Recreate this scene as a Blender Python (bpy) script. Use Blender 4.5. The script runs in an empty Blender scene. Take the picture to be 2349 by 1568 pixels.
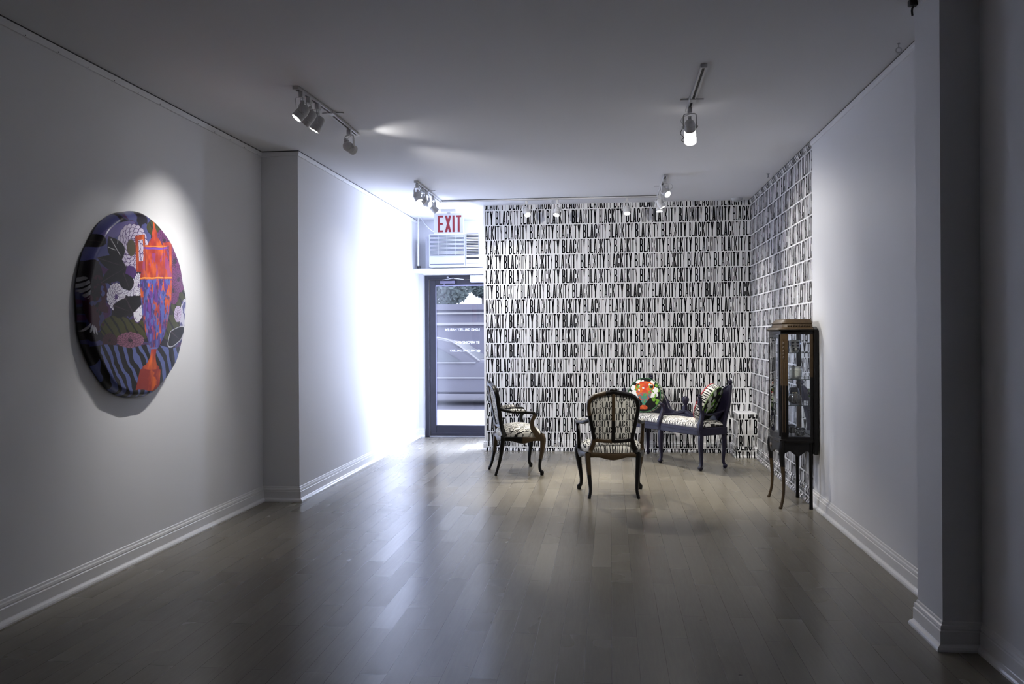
import bpy, math, random
import numpy as np
from mathutils import Vector, Matrix
random.seed(7)
PI = math.pi
scene = bpy.context.scene
COL = scene.collection

# ------------------------------------------------------------------ room dimensions (metres)
XL0, XL1, XR = -2.903, -2.584, 1.620        # left wall, thickened left wall, right wall
H = 2.927
YC, YB, YD = 6.970, 10.238, 11.528          # step of left wall, printed back wall, shop front
XE = -1.496                                 # free end of the printed back wall
XP, XP2, YP1, YP2 = 1.433, 1.597, 3.952, 4.260
YEND = 7.185                                # where the printed paper stops on the right wall
YREAR = -1.2

def s2l(c):
    c = np.asarray(c, dtype=float) / 255.0
    return np.where(c <= 0.04045, c / 12.92, ((c + 0.055) / 1.055) ** 2.4)

# ------------------------------------------------------------------ materials
MATS = {}
def mat(name, color=(.8, .8, .8), rough=.5, metal=0., emit=None, estr=0., spec=.5, coat=0., noise=0., nscale=20., bump=0., bscale=60.):
    if name in MATS: return MATS[name]
    m = bpy.data.materials.new(name); m.use_nodes = True
    nt = m.node_tree; b = nt.nodes['Principled BSDF']
    b.inputs['Base Color'].default_value = (*color, 1)
    b.inputs['Roughness'].default_value = rough
    b.inputs['Metallic'].default_value = metal
    b.inputs['Specular IOR Level'].default_value = spec
    b.inputs['Coat Weight'].default_value = coat
    b.inputs['Coat Roughness'].default_value = .12
    if emit:
        b.inputs['Emission Color'].default_value = (*emit, 1); b.inputs['Emission Strength'].default_value = estr
    tc = None
    if noise or bump:
        tc = nt.nodes.new('ShaderNodeTexCoord')
    if noise:
        n = nt.nodes.new('ShaderNodeTexNoise'); n.inputs['Scale'].default_value = nscale; n.inputs['Detail'].default_value = 4
        nt.links.new(tc.outputs['Object'], n.inputs['Vector'])
        mx = nt.nodes.new('ShaderNodeMix'); mx.data_type = 'RGBA'
        mx.inputs[6].default_value = (*[c * (1 - noise) for c in color], 1)
        mx.inputs[7].default_value = (*[min(1, c * (1 + noise)) for c in color], 1)
        nt.links.new(n.outputs['Fac'], mx.inputs[0]); nt.links.new(mx.outputs[2], b.inputs['Base Color'])
    if bump:
        n2 = nt.nodes.new('ShaderNodeTexNoise'); n2.inputs['Scale'].default_value = bscale; n2.inputs['Detail'].default_value = 3
        nt.links.new(tc.outputs['Object'], n2.inputs['Vector'])
        bp = nt.nodes.new('ShaderNodeBump'); bp.inputs['Strength'].default_value = bump; bp.inputs['Distance'].default_value = .01
        nt.links.new(n2.outputs['Fac'], bp.inputs['Height']); nt.links.new(bp.outputs['Normal'], b.inputs['Normal'])
    MATS[name] = m
    return m

def mat_vcol(name, rough=.6, spec=.3, bump=0., coat=0.):
    m = mat(name, rough=rough, spec=spec, bump=bump, bscale=400, coat=coat)
    nt = m.node_tree
    a = nt.nodes.new('ShaderNodeAttribute'); a.attribute_name = 'dye'
    nt.links.new(a.outputs['Color'], nt.nodes['Principled BSDF'].inputs['Base Color'])
    return m

def mat_glass(name, tint=(.95, .97, 1), refl=.10):
    m = bpy.data.materials.new(name); m.use_nodes = True
    nt = m.node_tree; nt.nodes.clear()
    o = nt.nodes.new('ShaderNodeOutputMaterial'); t = nt.nodes.new('ShaderNodeBsdfTransparent')
    g = nt.nodes.new('ShaderNodeBsdfGlossy'); g.inputs['Roughness'].default_value = 0.01
    t.inputs['Color'].default_value = (*tint, 1)
    lw = nt.nodes.new('ShaderNodeLayerWeight'); lw.inputs['Blend'].default_value = .5      # Schlick reflectance, the same from both sides
    pw = nt.nodes.new('ShaderNodeMath'); pw.operation = 'POWER'; pw.inputs[1].default_value = 5
    ma = nt.nodes.new('ShaderNodeMath'); ma.operation = 'MULTIPLY_ADD'; ma.inputs[1].default_value = .95; ma.inputs[2].default_value = .045
    nt.links.new(lw.outputs['Facing'], pw.inputs[0]); nt.links.new(pw.outputs[0], ma.inputs[0])
    mx = nt.nodes.new('ShaderNodeMixShader')
    nt.links.new(ma.outputs[0], mx.inputs[0]); nt.links.new(t.outputs[0], mx.inputs[1]); nt.links.new(g.outputs[0], mx.inputs[2])
    nt.links.new(mx.outputs[0], o.inputs[0])
    return m

def mat_floor():
    m = bpy.data.materials.new('oak_floor_boards'); m.use_nodes = True
    nt = m.node_tree; N = nt.nodes; L = nt.links; b = N['Principled BSDF']
    tc = N.new('ShaderNodeTexCoord'); sx = N.new('ShaderNodeSeparateXYZ'); cx = N.new('ShaderNodeCombineXYZ')
    L.new(tc.outputs['Object'], sx.inputs[0]); L.new(sx.outputs['Y'], cx.inputs['X']); L.new(sx.outputs['X'], cx.inputs['Y'])
    br = N.new('ShaderNodeTexBrick'); L.new(cx.outputs[0], br.inputs['Vector'])
    br.offset = .37; br.offset_frequency = 2; br.squash = 1
    br.inputs['Color1'].default_value = (.0, .0, .0, 1); br.inputs['Color2'].default_value = (1, 1, 1, 1)
    br.inputs['Mortar'].default_value = (.5, .5, .5, 1)
    br.inputs['Scale'].default_value = 1; br.inputs['Mortar Size'].default_value = .0011; br.inputs['Mortar Smooth'].default_value = .1
    br.inputs['Bias'].default_value = 0; br.inputs['Brick Width'].default_value = .86; br.inputs['Row Height'].default_value = .114
    # grain
    mp = N.new('ShaderNodeMapping'); mp.inputs['Scale'].default_value = (22, 1.6, 1)
    L.new(tc.outputs['Object'], mp.inputs['Vector'])
    wn = N.new('ShaderNodeTexNoise'); wn.inputs['Scale'].default_value = 3.2; wn.inputs['Detail'].default_value = 7; wn.inputs['Distortion'].default_value = .9
    L.new(mp.outputs[0], wn.inputs['Vector'])
    cr = N.new('ShaderNodeValToRGB')
    cr.color_ramp.elements[0].position = 0; cr.color_ramp.elements[0].color = (.150, .136, .108, 1)
    cr.color_ramp.elements[1].position = 1; cr.color_ramp.elements[1].color = (.245, .224, .181, 1)
    mxv = N.new('ShaderNodeMix'); mxv.data_type = 'FLOAT'; mxv.inputs[0].default_value = .55
    sb = N.new('ShaderNodeSeparateColor'); L.new(br.outputs['Color'], sb.inputs[0])
    L.new(sb.outputs[0], mxv.inputs[2]); L.new(wn.outputs['Fac'], mxv.inputs[3])
    L.new(mxv.outputs[0], cr.inputs['Fac'])
    mm = N.new('ShaderNodeMix'); mm.data_type = 'RGBA'; L.new(br.outputs['Fac'], mm.inputs[0])
    L.new(cr.outputs['Color'], mm.inputs[6]); mm.inputs[7].default_value = (.075, .066, .052, 1)
    # small dark knots and scuffs
    vo = N.new('ShaderNodeTexVoronoi'); vo.inputs['Scale'].default_value = 2.6; L.new(tc.outputs['Object'], vo.inputs['Vector'])
    lt = N.new('ShaderNodeMath'); lt.operation = 'LESS_THAN'; lt.inputs[1].default_value = .022; L.new(vo.outputs['Distance'], lt.inputs[0])
    mk = N.new('ShaderNodeMix'); mk.data_type = 'RGBA'; L.new(lt.outputs[0], mk.inputs[0]); L.new(mm.outputs[2], mk.inputs[6]); mk.inputs[7].default_value = (.03, .025, .02, 1)
    L.new(mk.outputs[2], b.inputs['Base Color'])
    n2 = N.new('ShaderNodeTexNoise'); n2.inputs['Scale'].default_value = 2.0; L.new(tc.outputs['Object'], n2.inputs['Vector'])
    mr = N.new('ShaderNodeMapRange'); mr.inputs['To Min'].default_value = .20; mr.inputs['To Max'].default_value = .32
    ad = N.new('ShaderNodeMath'); ad.operation = 'ADD'
    ml = N.new('ShaderNodeMath'); ml.operation = 'MULTIPLY'; ml.inputs[1].default_value = .35
    L.new(n2.outputs['Fac'], ml.inputs[0])
    ml2 = N.new('ShaderNodeMath'); ml2.operation = 'MULTIPLY'; ml2.inputs[1].default_value = .6; L.new(sb.outputs[0], ml2.inputs[0])
    L.new(ml.outputs[0], ad.inputs[0]); L.new(ml2.outputs[0], ad.inputs[1]); L.new(ad.outputs[0], mr.inputs['Value'])
    L.new(mr.outputs[0], b.inputs['Roughness'])
    # bump: seams, grain and gentle cupping of each board
    bh = N.new('ShaderNodeMath'); bh.operation = 'MULTIPLY_ADD'; bh.inputs[1].default_value = -.9; L.new(br.outputs['Fac'], bh.inputs[0])
    g2 = N.new('ShaderNodeMath'); g2.operation = 'MULTIPLY'; g2.inputs[1].default_value = .16; L.new(wn.outputs['Fac'], g2.inputs[0])
    L.new(g2.outputs[0], bh.inputs[2])
    bp = N.new('ShaderNodeBump'); bp.inputs['Strength'].default_value = .35; bp.inputs['Distance'].default_value = .003
    L.new(bh.outputs[0], bp.inputs['Height']); L.new(bp.outputs['Normal'], b.inputs['Normal'])
    b.inputs['Specular IOR Level'].default_value = .23
    return m

M_wall = mat('white_wall_paint', (.785, .79, .81), .55, spec=.25, bump=.02, bscale=180)
M_ceil = mat('white_ceiling_paint', (.765, .77, .79), .7, spec=.2, bump=.02, bscale=120)
M_trim = mat('white_gloss_paint', (.82, .82, .83), .28, spec=.5)
M_paper = mat('printed_paper_white', (.80, .80, .81), .6, spec=.2)
M_ink = mat('printed_ink_black', (.004, .004, .006), .7, spec=.05)
M_floor = mat_floor()
M_black = mat('black_wood_paint', (.0055, .0050, .0052), .36, spec=.26, noise=.2)
M_brown = mat('walnut_wood', (.056, .036, .018), .45, spec=.3, noise=.35, nscale=35)
M_indigo = mat('indigo_wood_paint', (.0125, .0105, .027), .36, spec=.30)
M_track = mat('white_powder_coat', (.62, .62, .63), .4)
M_slot = mat('dark_slot', (.01, .01, .012), .6)
M_lens = mat('lit_lamp_glass', (1, 1, 1), .3, emit=(1, .97, .92), estr=22)
M_snoot = mat('glowing_paper_shade', (.9, .88, .86), .6, emit=(1, .95, .9), estr=2.6)
M_frame = mat('dark_bronze_aluminium', (.011, .011, .022), .42)
M_white = mat('white_plastic', (.48, .49, .52), .4)
M_grey = mat('grey_plastic', (.10, .11, .15), .5)
M_red = mat('exit_red', (.22, .010, .018), .5)
M_signwhite = mat('sign_white_plastic', (.52, .53, .57), .4)
M_glass = mat_glass('clear_glass')
M_glass_door = mat_glass('door_glass')
M_mirror = mat('mirror_silver', (.82, .84, .86), .02, metal=1)
M_vinyl = mat('glowing_vinyl_lettering', (.9, .9, .95), .6, emit=(.86, .87, .98), estr=.45)  # emission added so the letters glow though they are no lamp
M_steel = mat('brushed_steel', (.35, .35, .38), .3, metal=.9)
M_fabric = mat_vcol('printed_fabric', .75, .2, bump=.04)
M_art = mat_vcol('printed_satin_canvas', .30, .45)
M_chess = mat_vcol('printed_cushion_cloth', .7, .2, bump=.03)

# ------------------------------------------------------------------ mesh builder
class MB:
    def __init__(self): self.v = []; self.f = []; self.m = []; self.s = []
    def add(self, vs, fs, mi=0, smooth=False):
        o = len(self.v); self.v += [tuple(map(float, p)) for p in vs]
        for f in fs: self.f.append([o + i for i in f]); self.m.append(mi if not callable(mi) else mi(f, vs)); self.s.append(smooth)
        return self
    def box(self, x0, x1, y0, y1, z0, z1, mi=0, bev=0.):
        if x1 < x0: x0, x1 = x1, x0
        if y1 < y0: y0, y1 = y1, y0
        if z1 < z0: z0, z1 = z1, z0
        if bev <= 0:
            vs = [(x, y, z) for z in (z0, z1) for y in (y0, y1) for x in (x0, x1)]
            return self.add(vs, [(0, 2, 3, 1), (4, 5, 7, 6), (0, 1, 5, 4), (2, 6, 7, 3), (0, 4, 6, 2), (1, 3, 7, 5)], mi)
        b = min(bev, (x1 - x0) * .49, (y1 - y0) * .49, (z1 - z0) * .49)
        rings = []
        for z, ins in ((z0, b), (z0 + b, 0), (z1 - b, 0), (z1, b)):
            X0, X1, Y0, Y1 = x0 + ins, x1 - ins, y0 + ins, y1 - ins
            c = b * .999 if ins == 0 else b * .4
            rings.append([(X0 + c, Y0, z), (X1 - c, Y0, z), (X1, Y0 + c, z), (X1, Y1 - c, z), (X1 - c, Y1, z), (X0 + c, Y1, z), (X0, Y1 - c, z), (X0, Y0 + c, z)])
        return self.loft(rings, mi, cap=True)
    def loft(self, rings, mi=0, cap=True, smooth=False, closed=True):
        n = len(rings[0]); vs = [p for r in rings for p in r]; fs = []
        for i in range(len(rings) - 1):
            for j in range(n if closed else n - 1):
                a = i * n + j; b = i * n + (j + 1) % n
                fs.append((a, b, b + n, a + n))
        if cap and closed:
            fs.append(tuple(range(n))[::-1]); fs.append(tuple(range((len(rings) - 1) * n, len(rings) * n)))
        return self.add(vs, fs, mi, smooth)
    def lathe(self, prof, seg=24, mi=0, origin=(0, 0, 0), axis='z', cap=True):
        rings = []
        for r, z in prof:
            ring = []
            for k in range(seg):
                a = 2 * PI * k / seg
                p = (r * math.cos(a), r * math.sin(a), z)
                if axis == 'y': p = (p[0], -p[2], p[1]) if False else (p[0], p[2], -p[1])
                if axis == 'x': p = (p[2], p[0], p[1])
                ring.append((p[0] + origin[0], p[1] + origin[1], p[2] + origin[2]))
            rings.append(ring)
        return self.loft(rings, mi, cap, smooth=True)
    def sweep(self, path, sizes, mi=0, seg=10, power=2.6, up=(0, 0, 1), sub=6, cap=True, matf=None):
        """smooth tube through path; sizes = (half width, half depth) per point; superellipse section"""
        P, S = spline([list(p) + list(s) for p, s in zip(path, sizes)], sub)
        P, S = P, S
        rings = []; up = Vector(up)
        n = len(P); prevx = None
        for i in range(n):
            t = (P[min(i + 1, n - 1)] - P[max(i - 1, 0)]).normalized()
            if prevx is None:
                ax = t.cross(up)
                if ax.length < 1e-3: ax = t.cross(Vector((1, 0, 0)))
            else:
                ax = prevx - t * prevx.dot(t)
            ax.normalize(); prevx = ax
            ay = ax.cross(t).normalized()
            ring = []
            for k in range(seg):
                a = 2 * PI * (k + .5) / seg
                c, s_ = math.cos(a), math.sin(a)
                e = 2.0 / power
                ring.append(tuple(P[i] + ax * S[i][0] * math.copysign(abs(c) ** e, c) + ay * S[i][1] * math.copysign(abs(s_) ** e, s_)))
            rings.append(ring)
        o = len(self.m)
        self.loft(rings, mi, cap, smooth=True)
        if matf:
            for fi in range(o, len(self.m)):
                c = Vector((0, 0, 0))
                for vi in self.f[fi]: c += Vector(self.v[vi])
                self.m[fi] = matf(c / len(self.f[fi]))
        return self
    def tube(self, path, r, mi=0, seg=8, sub=4):
        return self.sweep(path, [(r, r)] * len(path), mi, seg, 2.0, sub=sub)
    def sphere(self, c, r, mi=0, seg=16, rings=10, sc=(1, 1, 1)):
        prof = [(max(1e-4, r * math.sin(PI * i / rings)), -r * math.cos(PI * i / rings)) for i in range(rings + 1)]
        rr = []
        for rad, z in prof:
            rr.append([(c[0] + rad * math.cos(2 * PI * k / seg) * sc[0], c[1] + rad * math.sin(2 * PI * k / seg) * sc[1], c[2] + z * sc[2]) for k in range(seg)])
        return self.loft(rr, mi, True, smooth=True)
    def prism(self, poly, axis, a, b, mi=0):
        """extrude 2-D polygon along axis: poly coords are the other two axes in order"""
        def mk(p, t): return {'x': (t, p[0], p[1]), 'y': (p[0], t, p[1]), 'z': (p[0], p[1], t)}[axis]
        return self.loft([[mk(p, a) for p in poly], [mk(p, b) for p in poly]], mi, True)
    def build(self, name, mats, parent=None, loc=None, rot=None, sharp=40):
        me = bpy.data.meshes.new(name); me.from_pydata(self.v, [], self.f); 
        if not isinstance(mats, (list, tuple)): mats = [mats]
        for mm in mats: me.materials.append(mm)
        me.polygons.foreach_set('material_index', self.m); me.polygons.foreach_set('use_smooth', self.s)
        import bmesh
        bm = bmesh.new(); bm.from_mesh(me); bmesh.ops.recalc_face_normals(bm, faces=bm.faces); bm.to_mesh(me); bm.free()
        if any(self.s):
            me.set_sharp_from_angle(angle=math.radians(sharp))
        me.update()
        o = bpy.data.objects.new(name, me); COL.objects.link(o)
        if parent: o.parent = parent
        if loc is not None: o.location = loc
        if rot is not None: o.rotation_euler = rot
        return o

def spline(rows, sub):
    """Catmull-Rom through rows -> (list of Vector xyz, list of sizes)"""
    A = [np.array(r, float) for r in rows]
    if len(A) == 2 or sub <= 1:
        pts = A
    else:
        pts = []
        for i in range(len(A) - 1):
            p0 = A[max(i - 1, 0)]; p1 = A[i]; p2 = A[i + 1]; p3 = A[min(i + 2, len(A) - 1)]
            for k in range(sub):
                t = k / sub
                pts.append(.5 * ((2 * p1) + (-p0 + p2) * t + (2 * p0 - 5 * p1 + 4 * p2 - p3) * t * t + (-p0 + 3 * p1 - 3 * p2 + p3) * t ** 3))
        pts.append(A[-1])
    return [Vector(p[:3]) for p in pts], [tuple(np.maximum(p[3:], .0008)) for p in pts]

def grid_obj(name, P, color, m, parent=None, close=None, loc=None, rot=None, smooth=True):
    """P: (n,m,3) array of points; color (n,m,3) -> mesh with a dye colour attribute"""
    n, k, _ = P.shape
    me = bpy.data.meshes.new(name)
    idx = np.arange(n * k).reshape(n, k)
    q = np.stack([idx[:-1, :-1], idx[1:, :-1], idx[1:, 1:], idx[:-1, 1:]], -1).reshape(-1, 4)
    me.vertices.add(n * k); me.vertices.foreach_set('co', P.reshape(-1).astype(np.float32))
    me.loops.add(q.size); me.loops.foreach_set('vertex_index', q.reshape(-1).astype(np.int32))
    me.polygons.add(len(q)); me.polygons.foreach_set('loop_start', np.arange(0, q.size, 4, dtype=np.int32))
    me.polygons.foreach_set('loop_total', np.full(len(q), 4, dtype=np.int32)) if False else None
    me.polygons.foreach_set('use_smooth', np.full(len(q), smooth, dtype=bool))
    me.update(calc_edges=True); me.validate()
    a = me.color_attributes.new('dye', 'FLOAT_COLOR', 'POINT')
    c = np.ones((n * k, 4), np.float32); c[:, :3] = color.reshape(-1, 3)
    a.data.foreach_set('color', c.reshape(-1))
    me.materials.append(m)
    o = bpy.data.objects.new(name, me); COL.objects.link(o)
    if parent: o.parent = parent
    if loc is not None: o.location = loc
    if rot is not None: o.rotation_euler = rot
    return o

def tag(o, label=None, cat=None, group=None, kind=None):
    if label: o['label'] = label
    if cat: o['category'] = cat
    if group: o['group'] = group
    if kind: o['kind'] = kind
    return o
def thing(name, label, cat, loc=(0, 0, 0), rz=0, group=None):
    o = bpy.data.objects.new(name, None); COL.objects.link(o); o.empty_display_size = .1
    o.location = loc; o.rotation_euler = (0, 0, rz)
    return tag(o, label, cat, group)
def struct(o): o['kind'] = 'structure'; return o
def copy_tree(o, parent=None):
    c = o.copy(); COL.objects.link(c)
    if parent: c.parent = parent
    for ch in list(o.children): copy_tree(ch, c)
    return c

# ------------------------------------------------------------------ lettering
def strip(outer, inner): return [[outer[i], outer[i + 1], inner[i + 1], inner[i]] for i in range(len(outer) - 1)]
def arc(cx, cy, rx, ry, a0, a1, n=7): return [(cx + rx * math.cos(math.radians(a0 + (a1 - a0) * i / n)), cy + ry * math.sin(math.radians(a0 + (a1 - a0) * i / n))) for i in range(n + 1)]
def rect(x0, x1, y0, y1): return [(x0, y0), (x1, y0), (x1, y1), (x0, y1)]
def glyph(ch, w, sv, sh):
    """convex pieces of a letter, height 1, width w, stem sv, bar sh"""
    if ch == 'L': return [rect(0, sv, 0, 1), rect(sv, w, 0, sh)]
    if ch == 'I': return [rect(0, w, 0, 1)]
    if ch == 'T': return [rect(0, w, 1 - sh, 1), rect(w / 2 - sv / 2, w / 2 + sv / 2, 0, 1 - sh)]
    if ch == 'E': return [rect(0, sv, 0, 1), rect(sv, w, 0, sh), rect(sv, w * .94, .5 - sh / 2, .5 + sh / 2), rect(sv, w, 1 - sh, 1)]
    if ch == 'A':
        t = sv * 1.02; a = w / 2
        return [[(0, 0), (t, 0), (a + t * .12, 1), (a - t * .62, 1)], [(w - t, 0), (w, 0), (a + t * .62, 1), (a - t * .12, 1)], [(t * .9, .2), (w - t * .9, .2), (w - t * 1.25, .2 + sh * .8), (t * 1.25, .2 + sh * .8)]]
    if ch == 'K':
        t = sv * 1.08
        return [rect(0, sv, 0, 1), [(sv, .36), (sv, .60), (w - t, 1), (w, 1)], [(sv + (w - sv) * .22, .56), (sv + (w - sv) * .05, .42), (w - t, 0), (w, 0)]]
    if ch == 'Y':
        t = sv * 1.05; a = w / 2
        return [[(0, 1), (t, 1), (a + sv / 2, .40), (a - sv / 2, .40)], [(w - t, 1), (w, 1), (a + sv / 2, .40), (a - sv / 2, .40)], rect(a - sv / 2, a + sv / 2, 0, .41)]
    if ch == 'X':
        t = sv * 1.08
        a = w / 2; h_ = .5 * t / (w - t)      # half height of the crossing diamond
        return [[(a - t / 2, .5), (a, .5 - h_), (a + t / 2, .5), (a, .5 + h_)], [(0, 0), (t, 0), (a, .5 - h_), (a - t / 2, .5)], [(w - t, 0), (w, 0), (a + t / 2, .5), (a, .5 - h_)], [(0, 1), (t, 1), (a, .5 + h_), (a - t / 2, .5)], [(w - t, 1), (w, 1), (a + t / 2, .5), (a, .5 + h_)]]
    if ch == 'B':
        out = [rect(0, sv, 0, 1)]
        for y0, y1, wd in ((0, .535, w), (.465, 1, w * .96)):
            rx = min(wd - sv * .9, wd * .55); ry = min(.17, (y1 - y0) * .42); cx = wd - rx
            o = [(sv * .8, y1)] + arc(cx, y1 - ry, rx, ry, 90, 0) + arc(cx, y0 + ry, rx, ry, 0, -90) + [(sv * .8, y0)]
            ix = max(rx - sv, .004); iy = max(ry - sh, .02)
            i = [(sv * .8, y1 - sh)] + arc(cx, y1 - ry, ix, iy, 90, 0) + arc(cx, y0 + ry, ix, iy, 0, -90) + [(sv * .8, y0 + sh)]
            out += strip(o, i)
        return out
    if ch == 'C':
        rx = w / 2; ry = .2; ix = rx - sv; iy = ry - sh
        y0, y1 = -.015, 1.015
        o = [(w, .66), (w, y1 - ry)] + arc(rx, y1 - ry, rx, ry, 0, 90)[1:] + arc(rx, y1 - ry, rx, ry, 90, 180)[1:] + arc(rx, y0 + ry, rx, ry, 180, 270) + arc(rx, y0 + ry, rx, ry, 270, 360)[1:] + [(w, .34)]
        i = [(w - sv, .66), (w - sv, y1 - ry)] + arc(rx, y1 - ry, ix, iy, 0, 90)[1:] + arc(rx, y1 - ry, ix, iy, 90, 180)[1:] + arc(rx, y0 + ry, ix, iy, 180, 270) + arc(rx, y0 + ry, ix, iy, 270, 360)[1:] + [(w - sv, .34)]
        return strip(o, i)
LH, PITCH = .165, .1759
WB = dict(B=.0372, L=.0325, A=.037, C=.036, K=.037, I=.0136, T=.0335, Y=.036)
WLt = dict(B=.0225, L=.0185, A=.0265, C=.0225, K=.0235, I=.0062, T=.0205, Y=.0235)
PATS = ['bbbbllll', 'lbblbbbl', 'blblblbl', 'bbbllbbb', 'llbbblbb']
def word_pieces(x, pat, heavy=1.0):
    """[(convex poly in metres), ...] of BLACKITY starting at x; returns pieces, end x"""
    out = []
    for ch, p in zip('BLACKITY', pat):
        wd = (WB if p == 'b' else WLt)[ch]; sv = (.0136 if p == 'b' else .0060) * heavy
        for poly in glyph(ch, wd / LH, sv / LH, .098 if p == 'b' else .082):
            out.append([(x + a * LH, b * LH) for a, b in poly])
        x += wd + .0079
    return out, x + .0225
CLOTH_PIECES = []; _x = 0.
for _p in ['bbbblbbb', 'bbbbbbbb', 'lbbbblbb']:
    pcs, _x = word_pieces(_x, _p); CLOTH_PIECES.append(pcs)
CLOTH_PERIOD = _x
PERIOD_PIECES = []; _x = 0.; WORDX = []
for _p in PATS:
    WORDX.append(_x); pcs, _x = word_pieces(_x, _p); PERIOD_PIECES.append(pcs)
PERIOD = _x
ROW_SHIFT = [(.281, 3), (.121, 0), (.229, 2), (.281, 3), (.220, 0)]     # where word k starts, per row, from the left edge of the print

def clip_poly(poly, ax, val, keep_gt):
    out = []; n = len(poly)
    for i in range(n):
        p, q = poly[i], poly[(i + 1) % n]
        ip = (p[ax] >= val) == keep_gt or p[ax] == val; iq = (q[ax] >= val) == keep_gt or q[ax] == val
        if ip: out.append(p)
        if ip != iq:
            t = (val - p[ax]) / (q[ax] - p[ax]); out.append((p[0] + t * (q[0] - p[0]), p[1] + t * (q[1] - p[1])))
    return out if len(out) > 2 else []

def letter_field(mb, mi, u0, u1, z0, z1, to3d, bands=(), ztop_row=2.868, uoff=0., heavy=1.0):
    """printed rows of words over u0..u1 x z0..z1; to3d(u,z) -> point; bands = heights where the surface bends"""
    k = 0
    while True:
        zb = ztop_row - PITCH * k
        if zb + LH * 1.03 < z0: break
        x0, wi = ROW_SHIFT[k % 5]; x = u0 + x0 + uoff
        # step back to the left edge
        j = wi
        while x > u0:
            j -= 1; x -= (WORDX[(j % 5) + 1] if (j % 5) < 4 else PERIOD) - WORDX[j % 5]
        while x < u1:
            base = WORDX[j % 5]
            for poly in PERIOD_PIECES[j % 5]:
                q = [(a - base + x, b + zb) for a, b in poly]
                q = clip_poly(q, 0, u0, True); q = q and clip_poly(q, 0, u1, False)
                q = q and clip_poly(q, 1, z0, True); q = q and clip_poly(q, 1, z1, False)
                if not q: continue
                parts = [q]
                for bz in bands:
                    nxt = []
                    for pp in parts:
                        a = clip_poly(pp, 1, bz, True); b = clip_poly(pp, 1, bz, False)
                        if a: nxt.append(a)
                        if b: nxt.append(b)
                    parts = nxt
                for pp in parts:
                    zs = [p[1] for p in pp]
                    if max(zs) - min(zs) < 1e-5: continue
                    zm = (max(zs) + min(zs)) / 2
                    mb.add([to3d(a, b, zm) for a, b in pp], [tuple(range(len(pp)))], mi)
            x += (WORDX[(j % 5) + 1] if (j % 5) < 4 else PERIOD) - base; j += 1
        k += 1

# raster of one text period, for cloth
def raster_period(weights=None, nx=1100, ny=56):
    img = np.zeros((ny, nx), bool)
    X, Y = np.meshgrid((np.arange(nx) + .5) / nx * CLOTH_PERIOD, (np.arange(ny) + .5) / ny * PITCH)
    for pcs in CLOTH_PIECES:
        for poly in pcs:
            xs = [p[0] for p in poly]; i0 = max(0, int(min(xs) / CLOTH_PERIOD * nx) - 1); i1 = min(nx, int(max(xs) / CLOTH_PERIOD * nx) + 2)
            x = X[:, i0:i1]; y = Y[:, i0:i1]; pos = np.ones_like(x, bool); neg = np.ones_like(x, bool)
            for a, b in zip(poly, poly[1:] + poly[:1]):
                cr = (b[0] - a[0]) * (y - a[1]) - (b[1] - a[1]) * (x - a[0]); pos &= cr >= 0; neg &= cr <= 0
            img[:, i0:i1] |= pos | neg
    return img
TXT = raster_period()
def cloth_text(u, v, pitch=.055, xs=.64, rowshift=.1667):
    """colour of the printed cloth at (u right, v up), metres"""
    row = np.floor(v / pitch).astype(int); fy = v / pitch - row
    uu = (u / xs + row * rowshift * CLOTH_PERIOD) % CLOTH_PERIOD
    fx = uu / CLOTH_PERIOD * TXT.shape[1] - .5; fyy = np.clip(fy * TXT.shape[0] - .5, 0, TXT.shape[0] - 1.001)
    x0 = np.floor(fx).astype(int); y0 = np.floor(fyy).astype(int); ax = (fx - x0); ay = (fyy - y0); W = TXT.shape[1]
    T = TXT.astype(float)
    k = (T[y0, x0 % W] * (1 - ax) + T[y0, (x0 + 1) % W] * ax) * (1 - ay) + (T[y0 + 1, x0 % W] * (1 - ax) + T[y0 + 1, (x0 + 1) % W] * ax) * ay
    k = k[..., None]
    return k * np.array([.010, .010, .011]) + (1 - k) * np.array([.74, .73, .68])

# ------------------------------------------------------------------ setting
PROF = [(.033, 0), (.033, .009), (.029, .018), (.018, .027), (.016, .031), (.016, .083), (.012, .087), (.012, .091), (.014, .094), (.012, .106), (.005, .110), (.004, .121), (0, .125)]
CROWN = [(0, H - .044), (.006, H - .041), (.008, H - .030), (.012, H - .024), (.014, H - .009), (.014, H - .0085)]
GAP_SHADE = [(0, H - .0085), (.011, H - .0085), (.011, H)]       # dark strip painted as shade in the joint between moulding and ceiling
def sweep_profile(mb, path, prof, mi=0, side=1, zbase=0.):
    """moulding of profile (offset,z) along the xy path, offset to the left (side=1) of travel, mitred"""
    n = len(path); dirs = [(Vector(path[i + 1]) - Vector(path[i])).normalized() for i in range(n - 1)]
    rings = []
    for i in range(n):
        if i == 0: nv = Vector((-dirs[0].y, dirs[0].x)) * side
        elif i == n - 1: nv = Vector((-dirs[-1].y, dirs[-1].x)) * side
        else:
            a = Vector((-dirs[i - 1].y, dirs[i - 1].x)) * side; b = Vector((-dirs[i].y, dirs[i].x)) * side
            nv = (a + b) / max(.2, (1 + a.dot(b)))
        rings.append([(path[i][0] + nv.x * d, path[i][1] + nv.y * d, z + zbase) for d, z in prof] + [(path[i][0], path[i][1], prof[-1][1] + zbase), (path[i][0], path[i][1], prof[0][1] + zbase)])
    mb.loft(rings, mi, cap=True)

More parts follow.
